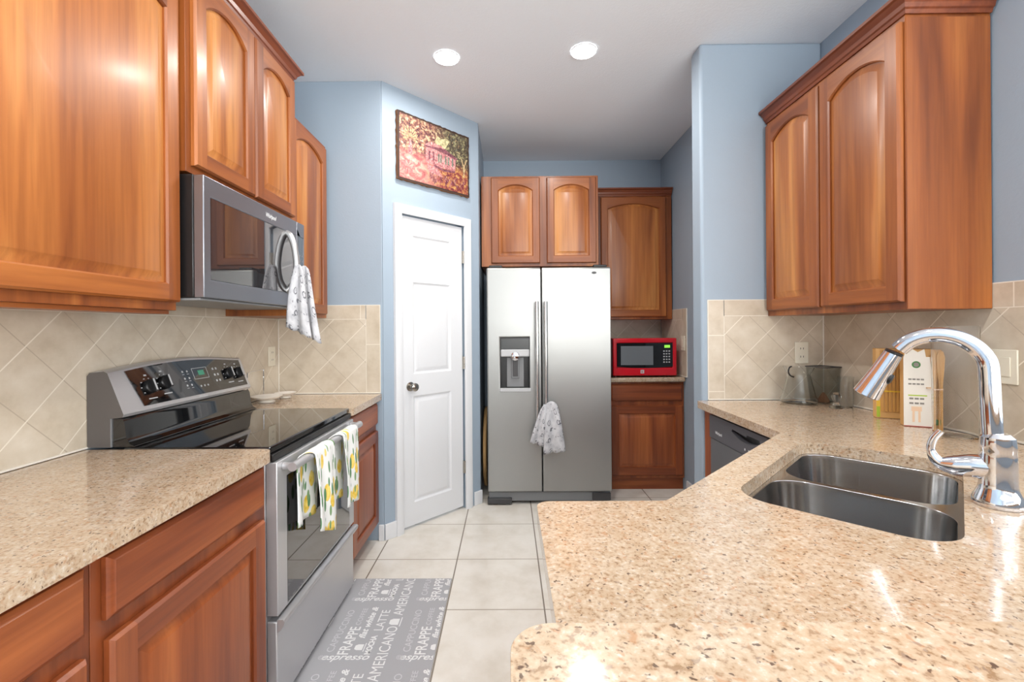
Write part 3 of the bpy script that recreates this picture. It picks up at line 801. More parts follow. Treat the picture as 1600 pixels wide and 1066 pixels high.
d.build('wire_handle', M_CHROME, ds)

# outlets and switches
def plate(label, T, u, v, w, h, kind):
    o = T(u, v, 0.0075)
    t = thing('outlet_plate' if kind == 'outlet' else 'switch_plate', label, 'outlet' if kind == 'outlet' else 'switch', o)
    mb = MB(); mb.box(u-w/2, u+w/2, v-h/2, v+h/2, 0.0075, 0.0135, 0, T); mb.build('cover_plate', M_IVORY, t, bevel=0.002)
    n = max(1, round(w/0.06)) if kind != 'outlet' else 1
    if kind == 'outlet':
        for dv in (-0.022, 0.022):
            q = MB(); q.box(u-0.017, u+0.017, v+dv-0.014, v+dv+0.014, 0.0137, 0.0150, 0, T)
            q.box(u-0.009, u-0.006, v+dv-0.004, v+dv+0.006, 0.0150, 0.0153, 1, T); q.box(u+0.006, u+0.009, v+dv-0.004, v+dv+0.006, 0.0150, 0.0153, 1, T)
            q.build('receptacle', [M_IVORY, M_DGREY], t)
    else:
        for k in range(n):
            uu = u+(k-(n-1)/2)*0.046
            q = MB(); q.box(uu-0.016, uu+0.016, v-0.033, v+0.033, 0.0137, 0.0165, 0, T); q.build('rocker', M_IVORY, t, bevel=0.001)
plate('pale outlet plate on the tiled left wall beside the far end of the range', faceX(XL), 2.697, 1.156, 0.075, 0.118, 'outlet')
plate('ivory outlet plate on the tiled wing wall above the glass pitcher', faceNY(2.4558), 1.590, 1.170, 0.072, 0.116, 'outlet')
plate('wide ivory switch plate on the tiled right wall behind the faucet', faceNX(XR), -1.575, 1.168, 0.118, 0.118, 'switch')
plate('ivory switch plate on the tiled nook wall beside the red microwave', faceNX(1.416), -3.62, 1.185, 0.072, 0.118, 'switch')

# ------------------------------------------------------------------ picture over the pantry door
def art_mat():
    mt = mat('garden_print', (200, 150, 130), 0.45); t = NT(mt)
    tc = t.node('ShaderNodeTexCoord'); sp = t.node('ShaderNodeSeparateXYZ'); t.link(tc.outputs['UV'], sp.inputs[0])
    u, v = sp.outputs[0], sp.outputs[1]
    uv = t.coords('UV')
    n1 = t.noise(uv, 9, 5, 0.75, 0.6); n2 = t.noise(t.coords('UV', (1.4, 1, 1), (3, 1, 0)), 17, 5, 0.75, 0.5)
    foliage_l = t.ramp(n2, [(0.36, (52, 26, 36)), (0.47, (112, 66, 66)), (0.54, (166, 126, 96)), (0.66, (222, 200, 172))])
    foliage_r = t.ramp(n2, [(0.38, (40, 34, 34)), (0.52, (86, 76, 60)), (0.64, (170, 164, 120)), (0.76, (220, 214, 170))])
    ground_l = t.ramp(n1, [(0.3, (130, 52, 62)), (0.46, (176, 104, 100)), (0.56, (200, 152, 138)), (0.68, (220, 198, 178))])
    ground_r = t.ramp(n2, [(0.36, (84, 30, 44)), (0.48, (134, 60, 58)), (0.56, (176, 124, 72)), (0.68, (198, 168, 106))])
    wob = t.math('ADD', u, t.math('MULTIPLY', t.math('SUBTRACT', n1, 0.5), 0.5))
    top = t.mix(t.ramp(wob, [(0.42, (0, 0, 0)), (0.66, (255, 255, 255))]), foliage_l, foliage_r)
    bot = t.mix(t.ramp(wob, [(0.3, (0, 0, 0)), (0.6, (255, 255, 255))]), ground_l, ground_r)
    wv = t.math('ADD', v, t.math('MULTIPLY', t.math('SUBTRACT', n1, 0.5), 0.25))
    t.color(t.mix(t.ramp(wv, [(0.36, (0, 0, 0)), (0.50, (255, 255, 255))]), bot, top)); return mt
M_ART = art_mat()
M_BURNT = mat('burnt_edge', (58, 36, 26), 0.7)
def dabs(name, a_, b_, c_):
    mt = mat(name, b_, 0.5); t = NT(mt); t.color(t.ramp(t.noise(t.coords('Object'), 70, 4, 0.7, 0.4), [(0.36, a_), (0.5, b_), (0.64, c_)])); return mt
M_PINK = dabs('print_pink', (128, 70, 76), (176, 116, 116), (206, 164, 156)); M_ROOFP = dabs('print_mauve', (70, 36, 46), (112, 62, 74), (150, 96, 104))
M_PALM = dabs('print_pale_green', (140, 108, 84), (178, 152, 112), (206, 190, 146)); M_WINP = dabs('print_grey_green', (66, 72, 66), (104, 112, 100), (140, 146, 130)); M_SKYP = dabs('print_cream', (120, 116, 84), (178, 168, 128), (206, 200, 160))
U0, U1, V0, V1 = 0.098, 0.702, 2.274, 2.712
pc = thing('garden_picture', 'reddish garden-house picture on canvas over the white pantry door', 'picture', DT(0.4, V0, 0.016))
a = MB()
def wob_edge(n=46):
    out = []
    for (p, q) in (((U0, V0), (U1, V0)), ((U1, V0), (U1, V1)), ((U1, V1), (U0, V1)), ((U0, V1), (U0, V0))):
        L = math.hypot(q[0]-p[0], q[1]-p[1]); k = int(L/0.02)
        for i in range(k):
            s = i/k; j = 0.0035
            out.append((p[0]+(q[0]-p[0])*s+random.uniform(-j, j), p[1]+(q[1]-p[1])*s+random.uniform(-j, j)))
    return out
we = wob_edge()
a.prism(we, 0.002, 0.024, T=DT)
a.m[-len(we):] = [1]*len(we)
a.build('canvas_block', [M_BURNT, mat('raw_canvas_edge', (136, 88, 50), 0.7)], pc, smooth=0)
a = MB(); W_, H_ = U1-U0, V1-V0
def AT(u, v, w): return DT(U0+u*W_, V0+v*H_, 0.0245+w)
nu, nv = 24, 18
for i in range(nu):
    for j in range(nv):
        def e(x, y): return (min(max(x, 0.022), 0.978), min(max(y, 0.03), 0.97))
        c = [e(i/nu, j/nv), e((i+1)/nu, j/nv), e((i+1)/nu, (j+1)/nv), e(i/nu, (j+1)/nv)]
        a.add([(p[0], p[1], 0) for p in c], [(0, 1, 2, 3)], 0, AT, [c])
def shape(pts, mi, w): a.add([(p[0], p[1], w) for p in pts], [tuple(range(len(pts)))], mi, AT)
shape([(0.50, 0.66), (0.62, 0.63), (0.66, 0.72), (0.70, 0.80), (0.66, 0.84), (0.58, 0.80), (0.52, 0.82), (0.49, 0.74)], 5, 0.0003)
shape([(0.36, 0.36), (0.52, 0.34), (0.52, 0.60), (0.36, 0.60)], 1, 0.0004)
shape([(0.52, 0.34), (0.78, 0.36), (0.79, 0.56), (0.52, 0.60)], 1, 0.0005)
shape([(0.33, 0.60), (0.43, 0.70), (0.58, 0.68), (0.82, 0.57), (0.80, 0.54), (0.52, 0.615), (0.50, 0.60)], 2, 0.0007)
shape([(0.33, 0.615), (0.43, 0.70), (0.58, 0.685), (0.62, 0.66), (0.48, 0.635)], 1, 0.0009)
for x in (0.40, 0.455, 0.53, 0.56, 0.63, 0.67, 0.73): shape([(x, 0.42), (x+0.022, 0.42), (x+0.022, 0.55), (x, 0.55)], 4 if x > 0.5 else 2, 0.0010)
shape([(0.46, 0.335), (0.62, 0.30), (0.78, 0.33), (0.78, 0.36), (0.62, 0.335), (0.48, 0.36)], 2, 0.0011)
for k in range(11):
    q = math.radians(-20+k*22); r = 0.13
    shape([(0.16, 0.66), (0.16+r*math.cos(q-0.12)*0.7, 0.66+r*math.sin(q-0.12)), (0.16+r*1.1*math.cos(q)*0.75, 0.66+r*1.2*math.sin(q)), (0.16+r*math.cos(q+0.12)*0.7, 0.66+r*math.sin(q+0.12))], 3, 0.0006+k*0.00003)
shape([(0.13, 0.40), (0.18, 0.40), (0.185, 0.50), (0.165, 0.62), (0.15, 0.62), (0.13, 0.50)], 1, 0.0010)
for k in range(9):
    q = math.radians(k*40); r = 0.10
    shape([(0.13, 0.22), (0.13+r*math.cos(q-0.16)*0.7, 0.22+r*math.sin(q-0.16)), (0.13+r*1.15*math.cos(q)*0.7, 0.22+r*1.2*math.sin(q)), (0.13+r*math.cos(q+0.16)*0.7, 0.22+r*math.sin(q+0.16))], 1, 0.0006+k*0.00003)
shape([(0.905, 0.30), (0.925, 0.30), (0.93, 0.48), (0.965, 0.60), (0.95, 0.61), (0.915, 0.50), (0.885, 0.60), (0.87, 0.60), (0.905, 0.46)], 3, 0.0008)
rs_ = random.Random(11)
for k in range(60):                                # spiky foreground shrubs and loose leaves
    x = rs_.uniform(0.40, 0.92); y = rs_.uniform(0.06, 0.20); q = rs_.uniform(0.9, 2.2); l_ = rs_.uniform(0.05, 0.11)
    shape([(x-0.006, y), (x+0.006, y), (x+l_*0.7*math.cos(q), y+l_*math.sin(q))], 2 if k % 3 else 1, 0.0012+k*0.00001)
for k in range(46):
    x = rs_.uniform(0.60, 0.95); y = rs_.uniform(0.60, 0.93); l_ = rs_.uniform(0.015, 0.035)
    shape([(x, y), (x+l_*0.5, y+l_*0.2), (x+l_*0.3, y+l_)], 4 if k % 2 else 3, 0.0014+k*0.00001)
for k in range(34):
    x = rs_.uniform(0.05, 0.52); y = rs_.uniform(0.66, 0.94); l_ = rs_.uniform(0.015, 0.04)
    shape([(x, y), (x+l_*0.6, y+l_*0.1), (x+l_*0.2, y+l_)], 5 if k % 2 else 2, 0.0014+k*0.00001)
shape([(0.40, 0.22), (0.60, 0.20), (0.52, 0.33), (0.37, 0.34)], 1, 0.00035)
a.build('printed_canvas', [M_ART, M_PINK, M_ROOFP, M_PALM, M_WINP, M_SKYP], pc, smooth=0, recalc=False)

# ------------------------------------------------------------------ refrigerator
FY = 3.33
fr = thing('refrigerator', 'side-by-side stainless refrigerator with a water dispenser in the left door', 'refrigerator', (0.303, 3.7, 0.0))
mbox(-0.150, 0.755, FY+0.075, 4.08, 0.045, 1.752).build('cabinet_shell', M_GREY, fr, bevel=0.004)
ft = faceNY(FY+0.070)
DX0, DX1, DZ0, DZ1 = -0.058, 0.161, 0.868, 1.246
f = MB(); f.prism([(-0.157, 0.100), (0.2435, 0.100), (0.2435, 1.765), (-0.157, 1.765)], 0.0, 0.070, holes=[[(DX0, DZ0), (DX1, DZ0), (DX1, DZ1), (DX0, DZ1)]], T=ft)
fz = f.build('freezer_door', M_FRIDGE, fr, bevel=0.010, seg=3)
f = MB(); f.prism([(0.2525, 0.100), (0.762, 0.100), (0.762, 1.765), (0.2525, 1.765)], 0.0, 0.070, T=ft)
fd = f.build('refrigerator_door', M_FRIDGE, fr, bevel=0.010, seg=3)
f = MB(); f.lathe([(0.018, 0), (0.018, 0.002)], ft(0.640, 1.722, 0.070), (0, -1, 0), 24, 0); 
for v in f.v: v.z = 1.722+(v.z-1.722)*0.5
f.build('badge', M_DGREY, fd)
for xh, nm, par in ((0.212, 'handle', fz), (0.276, 'handle', fd)):
    h = MB(); h.tube([ft(xh, 0.60, 0.125), ft(xh, 1.055, 0.130), ft(xh, 1.508, 0.125)], 0.0135, 16, sub=8)
    h.tube([ft(xh, 0.64, 0.071), ft(xh, 0.64, 0.125)], 0.010, 12, sub=1); h.tube([ft(xh, 1.47, 0.071), ft(xh, 1.47, 0.125)], 0.010, 12, sub=1)
    h.build(nm, M_HANDLE, par)
e = 0.001
dsp = MB()
dsp.box(DX0+e, DX1-e, DZ0+e, DZ1-e, 0.002, 0.010, 0, ft)
dsp.box(DX0+e, DX0+0.005, DZ0+e, DZ1-e, 0.010, 0.068, 0, ft); dsp.box(DX1-0.005, DX1-e, DZ0+e, DZ1-e, 0.010, 0.068, 0, ft)
dsp.box(DX0+0.005, DX1-0.005, DZ1-0.007, DZ1-e, 0.010, 0.069, 0, ft)
dp = dsp.build('dispenser', M_BLACK, fz)
MB().box(DX0+0.006, DX1-0.006, 1.160, DZ1-0.008, 0.010, 0.064, 0, ft).build('display_panel', mat('dispenser_black', (20, 24, 24), 0.25), dp)
MB().box(DX0+0.003, DX1-0.003, 1.103, 1.158, 0.010, 0.073, 0, ft).build('chute_cover', M_LGREY, dp, bevel=0.008, seg=3)
q = MB(); q.lathe([(0.034, 0), (0.032, 0.008), (0.026, 0.012), (0, 0.014)], ft(0.052, 1.108, 0.070), (0, -1, 0), 28, cap1=False); q.build('spout', M_CHROME, dp)
q = MB(); q.box(-0.012, 0.118, DZ0+0.006, 1.098, 0.011, 0.030, 0, ft); q.build('back_plate', M_GREY, dp, bevel=0.004)
q = MB(); q.box(0.024, 0.082, 0.940, 1.085, 0.031, 0.044, 0, ft); q.build('paddle_frame', M_GREY, dp, bevel=0.004)
q = MB(); q.box(0.034, 0.072, 0.955, 1.080, 0.0445, 0.050, 0, ft); q.build('paddle', M_DGREY, dp, bevel=0.003)
MB().box(DX0-0.004, DX1+0.006, DZ0-0.024, DZ0+0.004, 0.0705, 0.080, 0, ft).build('drip_tray', M_LGREY, dp, bevel=0.004)
q = MB(); q.box(-0.150, 0.755, 0.022, 0.092, 0.0, 0.040, 0, ft); q.build('base_grille', M_GREY, fr, bevel=0.004)
MB().box(-0.160, 0.02, 0.008, 0.050, 0.012, 0.066, 0, ft).build('foot_cover', M_DGREY, fr, bevel=0.004)
MB().box(0.62, 0.757, 0.030, 0.085, 0.041, 0.055, 0, ft).build('foot_cover', M_DGREY, fr, bevel=0.004)
for x in (-0.10, 0.70):
    q = MB(); q.cyl((x-0.015, FY+0.16, 0.0225), (x+0.015, FY+0.16, 0.0225), 0.0225, 18); q.build('roller', M_BLACK, fr)
for x in (-0.09, 0.69): mbox(x-0.05, x+0.05, FY+0.02, FY+0.14, 1.7665, 1.785).build('hinge_cover', M_BLACK, fr, bevel=0.005)

bunched('dish_towel', 'white doodle-print towel knotted on the stainless refrigerator door handle', 'towel', (0.276, FY, 0), (1, 0, 0), (0, -1, 0), 0.78,
        [(-0.030, 0.002, -0.125, -0.015, 0.49, 0.455, 0.086, 0.765), (-0.004, 0.070, -0.028, 0.135, 0.40, 0.425, 0.084, 0.785)])

# round woven tray standing in the gap beside the refrigerator
wt = MB(); cx, cyy, cz = -0.187, 3.77, 0.335
for k in range(13):
    r = 0.02+0.024*k
    pts = [(cx+0.0*math.cos(a), cyy+r*math.cos(a), cz+r*math.sin(a)) for a in [2*math.pi*i/40 for i in range(41)]]
    wt.tube(pts, 0.011 if k < 12 else 0.0145, 8, sub=1)
tag(wt.build('woven_tray', M_WICKER, loc=(cx, cyy, 0.0)), 'round woven tan tray stood on edge between the refrigerator and the pantry wall', 'tray')

# ------------------------------------------------------------------ cabinets around the refrigerator
YU = 3.571
c4 = thing('wall_cabinet', 'two-door cherry wall cabinet right above the refrigerator', 'cabinet', (0.26, 3.86, 1.806), 'cherry wall cabinets')
carcass(c4, -0.205, 0.722, YU, 4.148, 1.806, 2.523, 'upper')
cab_door(c4, faceNY(YU), -0.127, 0.258, 1.830, 2.508, 'upper', 'x', arch=0.045)
cab_door(c4, faceNY(YU), 0.313, 0.703, 1.830, 2.508, 'upper', 'x', arch=0.045)
YN = 3.851
c5 = thing('wall_cabinet', 'single-door cherry wall cabinet over the red countertop microwave', 'cabinet', (1.1, 4.0, 1.385), 'cherry wall cabinets')
carcass(c5, 0.770, 1.404, YN, 4.148, 1.385, 2.440, 'upper')
cab_door(c5, faceNY(YN), 0.798, 1.352, 1.405, 2.428, 'upper', 'x', arch=0.045)
sweep([(1.404, YN), (0.770, YN)][::-1], crown_prof(2.438)).build('crown_moulding', M_CROWN['x'], c5, smooth=25)
YBn = 3.631
c6 = thing('base_cabinet', 'cherry base cabinet with drawer under the red countertop microwave', 'cabinet', (1.1, 3.9, 0.0), 'cherry base cabinets')
carcass(c6, 0.80, 1.413, YBn, 4.14, 0.10, 0.8755, 'base')
mbox(0.80, 1.413, YBn+0.030, 4.10, 0.0, 0.0995).build('toe_kick', WOOD['base']['x'], c6)
slab_front(c6, faceNY(YBn), 0.822, 1.398, 0.722, 0.860, 'base', 'x')
cab_door(c6, faceNY(YBn), 0.822, 1.398, 0.125, 0.686, 'base', 'x', stile=0.06, rail=0.06)
worktop('granite_worktop', 'beige granite worktop under the red microwave beside the refrigerator', [(0.795, 3.585), (1.413, 3.585), (1.413, 4.147), (0.795, 4.147)], bevel=0.012)

rm = thing('countertop_microwave', 'bright red countertop microwave on the worktop beside the refrigerator', 'microwave', (1.10, 3.85, 0.9145))
RF = 3.645; rt = faceNY(RF)
mbox(0.845, 1.352, RF+0.001, 4.02, 0.928, 1.226).build('casing', M_RED, rm, bevel=0.006)
f = MB(); f.prism([(0.843, 0.926), (1.354, 0.926), (1.354, 1.228), (0.843, 1.228)], 0.0015, 0.030, holes=[[(0.874, 0.990), (1.322, 0.990), (1.322, 1.190), (0.874, 1.190)]], T=rt)
ff = f.build('front_frame', M_RED, rm, bevel=0.008, seg=3)
q = MB(); n = 16
poly = [(0.876+(0.446)*i/n, 0.996-0.012*math.sin(math.pi*i/n)+0.004) for i in range(n+1)]+[(1.322, 1.188), (0.876, 1.188)]
q.prism(poly, 0.004, 0.028, T=rt); q.build('door_glass', M_GLASSBLK, rm, smooth=0)
MB().box(0.905, 1.165, 1.012, 1.165, 0.0285, 0.0295, 0, rt).build('window', mat('window_reflection_grey', (112, 116, 120), 0.08, 0, Coat_Weight=0.6), rm)  # pane over the dark glass, whitish reflection put into its grey
q = MB(); q.box(1.255, 1.300, 1.150, 1.172, 0.0285, 0.0295, 0, rt); q.build('clock_display', mat('lime_display', (120, 200, 60), 0.4, 0, Emission_Color=rgb(150, 230, 80), Emission_Strength=0.8), rm)
q = MB()
for r in range(5):
    for c in range(3): q.box(1.246+c*0.021, 1.258+c*0.021, 1.030+r*0.022, 1.040+r*0.022, 0.0285, 0.0292, 0, rt)
q.build('keypad', M_LGREY, rm)
q = MB(); q.box(1.062, 1.090, 0.945, 0.973, 0.0305, 0.033, 0, rt); put_text(q, 'K', rt, 1.070, 0.950, 0.0332, 0.022, 1, bold=0.0005)
q.build('badge', [M_LGREY, M_RED], rm, smooth=0)
for x in (0.88, 1.31):
    for y in (RF+0.05, 3.98):
        q = MB(); q.cyl((x, y, 0.9142), (x, y, 0.9278), 0.012, 14); q.build('foot', M_BLACK, rm)

# ------------------------------------------------------------------ right wall cabinet
XC = 1.412
c7 = thing('wall_cabinet', 'two-door cherry wall cabinet on the right wall above the sink counter', 'cabinet', (1.56, 2.02, 1.37), 'cherry wall cabinets')
carcass(c7, XC, XR-0.008, 1.598, 2.447, 1.370, 2.430, 'upper')
mbox(XC+0.002, XR-0.009, 1.5965, 1.5978, 1.372, 2.403).build('end_panel', WOOD['upper']['z'], c7)
cab_door(c7, faceNX(XC), -2.430, -2.026, 1.398, 2.392, 'upper', 'y', arch=0.05)
cab_door(c7, faceNX(XC), -2.012, -1.606, 1.398, 2.392, 'upper', 'y', arch=0.05)
sweep([(XC, 2.447), (XC, 1.596), (XR-0.009, 1.596)], crown_prof(2.412)).build('crown_moulding', M_CROWN['y'], c7, smooth=25)

# ------------------------------------------------------------------ sink counter, bar, dishwasher
def E(e1, e2): return ((e1+e2)/R2, (e1-e2)/R2)
def rrect(e1a, e1b, e2a, e2b, r, seg=10):
    return [E(*p) for p in rpoly([(e1a, e2a), (e1b, e2a), (e1b, e2b), (e1a, e2b)], [r]*4, seg)]
cut = rrect(1.130, 1.845, -0.385, 0.004, 0.085)
outer = rpoly([(0.062, 0.392), (XR-0.010, 0.392), (XR-0.010, 2.446), (1.020, 2.446), (1.020, 1.693), (0.360, 1.033), (0.062, 1.033)], [0, 0, 0, 0.02, 0.02, 0.03, 0.03])
worktop('granite_worktop', 'angled beige granite worktop with the corner sink cut into it', outer, [cut], loc=(1.0, 1.0, 0.877))
# sink
sk = thing('sink', 'double-bowl stainless corner sink set under the angled granite worktop', 'sink', (*E(1.487, -0.19), 0.69))
b1 = (1.142, 1.476, -0.375, -0.006, 0.080); b2 = (1.498, 1.833, -0.375, -0.006, 0.080)
fl = MB(); fl.prism(rrect(1.105, 1.870, -0.410, 0.029, 0.09), 0.870, 0.8765, [rrect(*b1), rrect(*b2)])
fl.build('rim', M_SINK, sk, bevel=0.003, smooth=40)
for b in (b1, b2):
    k = MB(); rs = []
    for e, z, r in ((0.0005, 0.8755, 0.08), (0.002, 0.862, 0.08), (0.010, 0.740, 0.078), (0.020, 0.712, 0.07), (0.045, 0.700, 0.05), (0.10, 0.697, 0.03)):
        rs.append([(*p, z) for p in rrect(b[0]+e, b[1]-e, b[2]+e, b[3]-e, r)])
    k.loft(rs, 0, None, False, True)
    bo = k.build('bowl', M_SINK, sk, smooth=60, solid=0.0)
    dc = E((b[0]+b[1])/2, (b[2]+b[3])/2)
    k = MB(); k.lathe([(0.042, 0.0), (0.042, 0.003), (0.030, 0.004), (0.026, 0.001), (0, 0.001)], (*dc, 0.698), (0, 0, 1), 28, cap1=False); k.build('drain', M_CHROME, bo)
# faucet
fc = E(1.466, 0.057); zt = 0.9145
fa = thing('faucet', 'tall chrome pull-down gooseneck faucet behind the corner sink', 'faucet', (*fc, zt))
def FP(e2, z, e1=1.466): return Vector((*E(e1, e2), z))
k = MB(); k.lathe([(0.041, 0.0), (0.043, 0.004), (0.042, 0.012), (0.037, 0.026), (0.033, 0.036), (0.031, 0.046), (0.0305, 0.080), (0.030, 0.108), (0.029, 0.120), (0.030, 0.124), (0.028, 0.150), (0.0195, 0.158), (0.0, 0.159)], (*fc, zt), (0, 0, 1), 32, cap1=False)
k.build('body', M_CHROME, fa)
k = MB(); R_ = 0.083; c0 = (-0.038, 1.206); pts = [FP(0.050, 1.045), FP(0.047, 1.12), FP(0.045, 1.19)]
for i in range(1, 12):
    q = math.radians(0+i*13.2); pts.append(FP(c0[0]+R_*math.cos(q), c0[1]+R_*math.sin(q)))
k.tube(pts, 0.0178, 20, sub=4); k.build('spout', M_CHROME, fa)
endp = pts[-1]; dn = (pts[-1]-pts[-2]).normalized(); dn = (FP(-0.172, 1.132)-FP(-0.116, 1.243)).normalized()
k = MB(); k.lathe([(0.0185, 0.0), (0.0185, 0.006)], FP(-0.114, 1.248), dn, 24); k.build('collar', M_BLACK, fa)
k = MB(); k.lathe([(0.0190, 0.0063), (0.0200, 0.02), (0.0225, 0.060), (0.0275, 0.110), (0.0290, 0.124), (0.0265, 0.126), (0, 0.124)], FP(-0.114, 1.248), dn, 28, cap1=False); sh = k.build('spray_head', M_CHROME, fa)
k = MB(); bp = FP(-0.114, 1.248)+dn*0.066
side = Vector((1/R2, -1/R2, 0)); side = (side-dn*side.dot(dn)).normalized()
k.lathe([(0.013, 0.018), (0.013, 0.026), (0.009, 0.028), (0, 0.0285)], bp, side, 18, cap1=False); k.build('spray_button', M_BLACK, sh)
k = MB(); k.tube([FP(0.052, 0.996), FP(0.020, 0.993), FP(-0.012, 0.988), FP(-0.037, 0.992), FP(-0.050, 1.015), FP(-0.046, 1.042), FP(-0.033, 1.064)], [0.027, 0.0265, 0.0225, 0.0135, 0.0085, 0.0080, 0.0072], 18, sub=6); k.build('lever', M_CHROME, fa)
# granite-topped raised bar in the foreground
worktop('bar_top', 'raised beige granite bar top in the foreground', rpoly([(0.0, -0.10), (XR-0.003, -0.10), (XR-0.003, 0.386), (0.0, 0.386)], [0.03, 0, 0, 0.035]), z0=1.022, z1=1.058, bevel=0.014)
struct('wall_bar', mbox(0.10, XR+0.12, 0.19, 0.380, 0, 1.021), M_BLUE)
struct('wall_bar_side', mbox(XR, XR+0.12, 0.381, 1.199, 0, 1.021), M_BLUE)
# cabinets under the peninsula and the diagonal sink front (a shell, open inside for the bowls)
sh_o = [(0.115, 0.395), (0.115, 0.990), (0.345, 0.990), (1.055, 1.700), (1.055, 1.712)]
sh_i = [(0.135, 0.395), (0.135, 0.970), (0.353, 0.970), (1.075, 1.692), (1.075, 1.712)]
pn = thing('sink_base_cabinet', 'cherry peninsula and sink cabinet under the angled granite worktop', 'cabinet', (0.5, 0.9, 0))
MB().prism(sh_o+sh_i[::-1], 0.10, 0.8755).build('cabinet_body', WOOD['base']['z'], pn)
MB().prism([(x-0.0, y-0.0) for x, y in [(0.165, 0.395), (0.165, 0.93), (0.37, 0.93), (1.11, 1.66), (1.13, 1.66), (0.38, 0.91), (0.185, 0.91), (0.185, 0.395)]], 0.0, 0.099).build('toe_kick', WOOD['base']['z'], pn)
# dishwasher
dw = thing('dishwasher', 'charcoal dishwasher under the worktop next to the blue wing wall', 'dishwasher', (1.35, 2.04, 0.0))
XD = 1.078; dt = faceNX(XD)
mbox(XD+0.003, 1.66, 1.745, 2.352, 0.10, 0.868).build('tub', M_DGREY, dw)
mbox(XD+0.06, 1.6, 1.75, 2.34, 0.0, 0.099).build('toe_kick', M_BLACK, dw)
MB().box(-2.350, -1.747, 0.105, 0.738, 0.001, 0.026, 0, dt).build('door_panel', M_DWFACE, dw, bevel=0.003)
q = MB(); q.prism([(-2.350, 0.742), (-1.747, 0.742), (-1.747, 0.858), (-2.350, 0.858)], 0.001, 0.030, holes=[[(-2.12+0.24*i/12, 0.820-0.024*math.sin(math.pi*i/12)) for i in range(13)]+[(-1.885, 0.834), (-1.985, 0.834), (-1.99, 0.824), (-2.115, 0.832)]], T=dt)
put_text(q, 'Whirlpool', dt, -2.285, 0.772, 0.0306, 0.02, 1, width=0.07, bold=0.0006)
for i in range(4): q.box(-2.005+i*0.032, -1.997+i*0.032, 0.762, 0.772, 0.0302, 0.0306, 1, dt)
cp = q.build('control_strip', [M_STRIP, M_INK], dw, smooth=0)
MB().box(-2.13, -1.87, 0.79, 0.84, 0.0005, 0.004, 0, dt).build('latch_recess', M_BLACK, cp)
tag(mbox(1.062, 1.66, 2.358, 2.440, 0.0, 0.8755).build('filler_panel', WOOD['base']['z'], loc=(1.3, 2.4, 0), bevel=0.002), 'narrow dark cherry filler panel between the dishwasher and the wing wall', 'panel')

# ------------------------------------------------------------------ things on the sink counter
zc = 0.9146
def glass_lathe(mb, prof_out, th, c, seg=40):
    inn = [(max(r-th, 0.0005), h+(th if i == 0 else 0)) for i, (r, h) in enumerate(prof_out)]
    mb.lathe([(0.0005, prof_out[0][1])]+prof_out+inn[::-1]+[(0.0005, prof_out[0][1]+th)], c, (0, 0, 1), seg, cap0=True, cap1=True)
k = MB(); pc_ = (1.503, 2.335, zc)
ca = thing('glass_carafe', 'clear glass carafe with a wide base in the tiled corner', 'carafe', pc_)
glass_lathe(k, [(0.070, 0.0), (0.084, 0.010), (0.084, 0.024), (0.074, 0.040), (0.064, 0.090), (0.056, 0.125), (0.050, 0.150), (0.066, 0.180), (0.070, 0.190)], 0.0022, pc_)
k.build('vessel', M_GLASS, ca)
k = MB(); k.tube([(1.455, 2.300, zc+0.140), (1.428, 2.285, zc+0.150), (1.416, 2.280, zc+0.170), (1.424, 2.284, zc+0.190), (1.440, 2.294, zc+0.194)], 0.0035, 10); k.build('handle', M_BLACK, ca)
bx = (1.640, 2.350, zc)
bk = thing('smoky_container', 'square smoky clear container beside the glass carafe', 'container', bx)
def sqring(c, h, z, rot=0.3):
    return [(c[0]+h*R2*math.cos(rot+math.pi/4+i*math.pi/2), c[1]+h*R2*math.sin(rot+math.pi/4+i*math.pi/2), c[2]+z) for i in range(4)]
k = MB(); k.loft([sqring(bx, 0.040, 0), sqring(bx, 0.054, 0.185), sqring(bx, 0.0515, 0.185), sqring(bx, 0.0378, 0.004)], 0); k.build('vessel', M_SMOKE, bk, smooth=20)
k = MB()
for i in range(4):
    p, q = sqring(bx, 0.0545, 0.187)[i], sqring(bx, 0.0545, 0.187)[(i+1) % 4]; k.tube([p, q], 0.003, 8, sub=1)
k.build('rim', M_DGREY, bk)
k = MB(); k.lathe([(0.0, 0.0045), (0.028, 0.0045), (0.024, 0.020), (0.014, 0.038), (0.006, 0.052), (0, 0.055)], bx, (0, 0, 1), 10)
tag(k.build('tea_sachet', mat('tea_bag_brown', (126, 86, 58), 0.7), loc=bx), 'brown sachet lying inside the smoky square container', 'sachet')
tc_ = (1.655, 2.215, zc); k = MB(); glass_lathe(k, [(0.026, 0.0), (0.030, 0.006), (0.032, 0.120), (0.033, 0.150)], 0.002, tc_)
tag(k.build('drinking_glass', M_GLASS, loc=tc_), 'tall clear drinking glass against the tiles next to the smoky container', 'glass')
sc_ = (1.590, 2.190, zc); k = MB(); k.lathe([(0.030, 0), (0.032, 0.006), (0.014, 0.016), (0.010, 0.030), (0.019, 0.046), (0.021, 0.058), (0.012, 0.074), (0, 0.077)], sc_, (0, 0, 1), 28)
tag(k.build('glass_stopper', M_GLASS, loc=sc_), 'small clear glass stopper in front of the drinking glass', 'stopper')

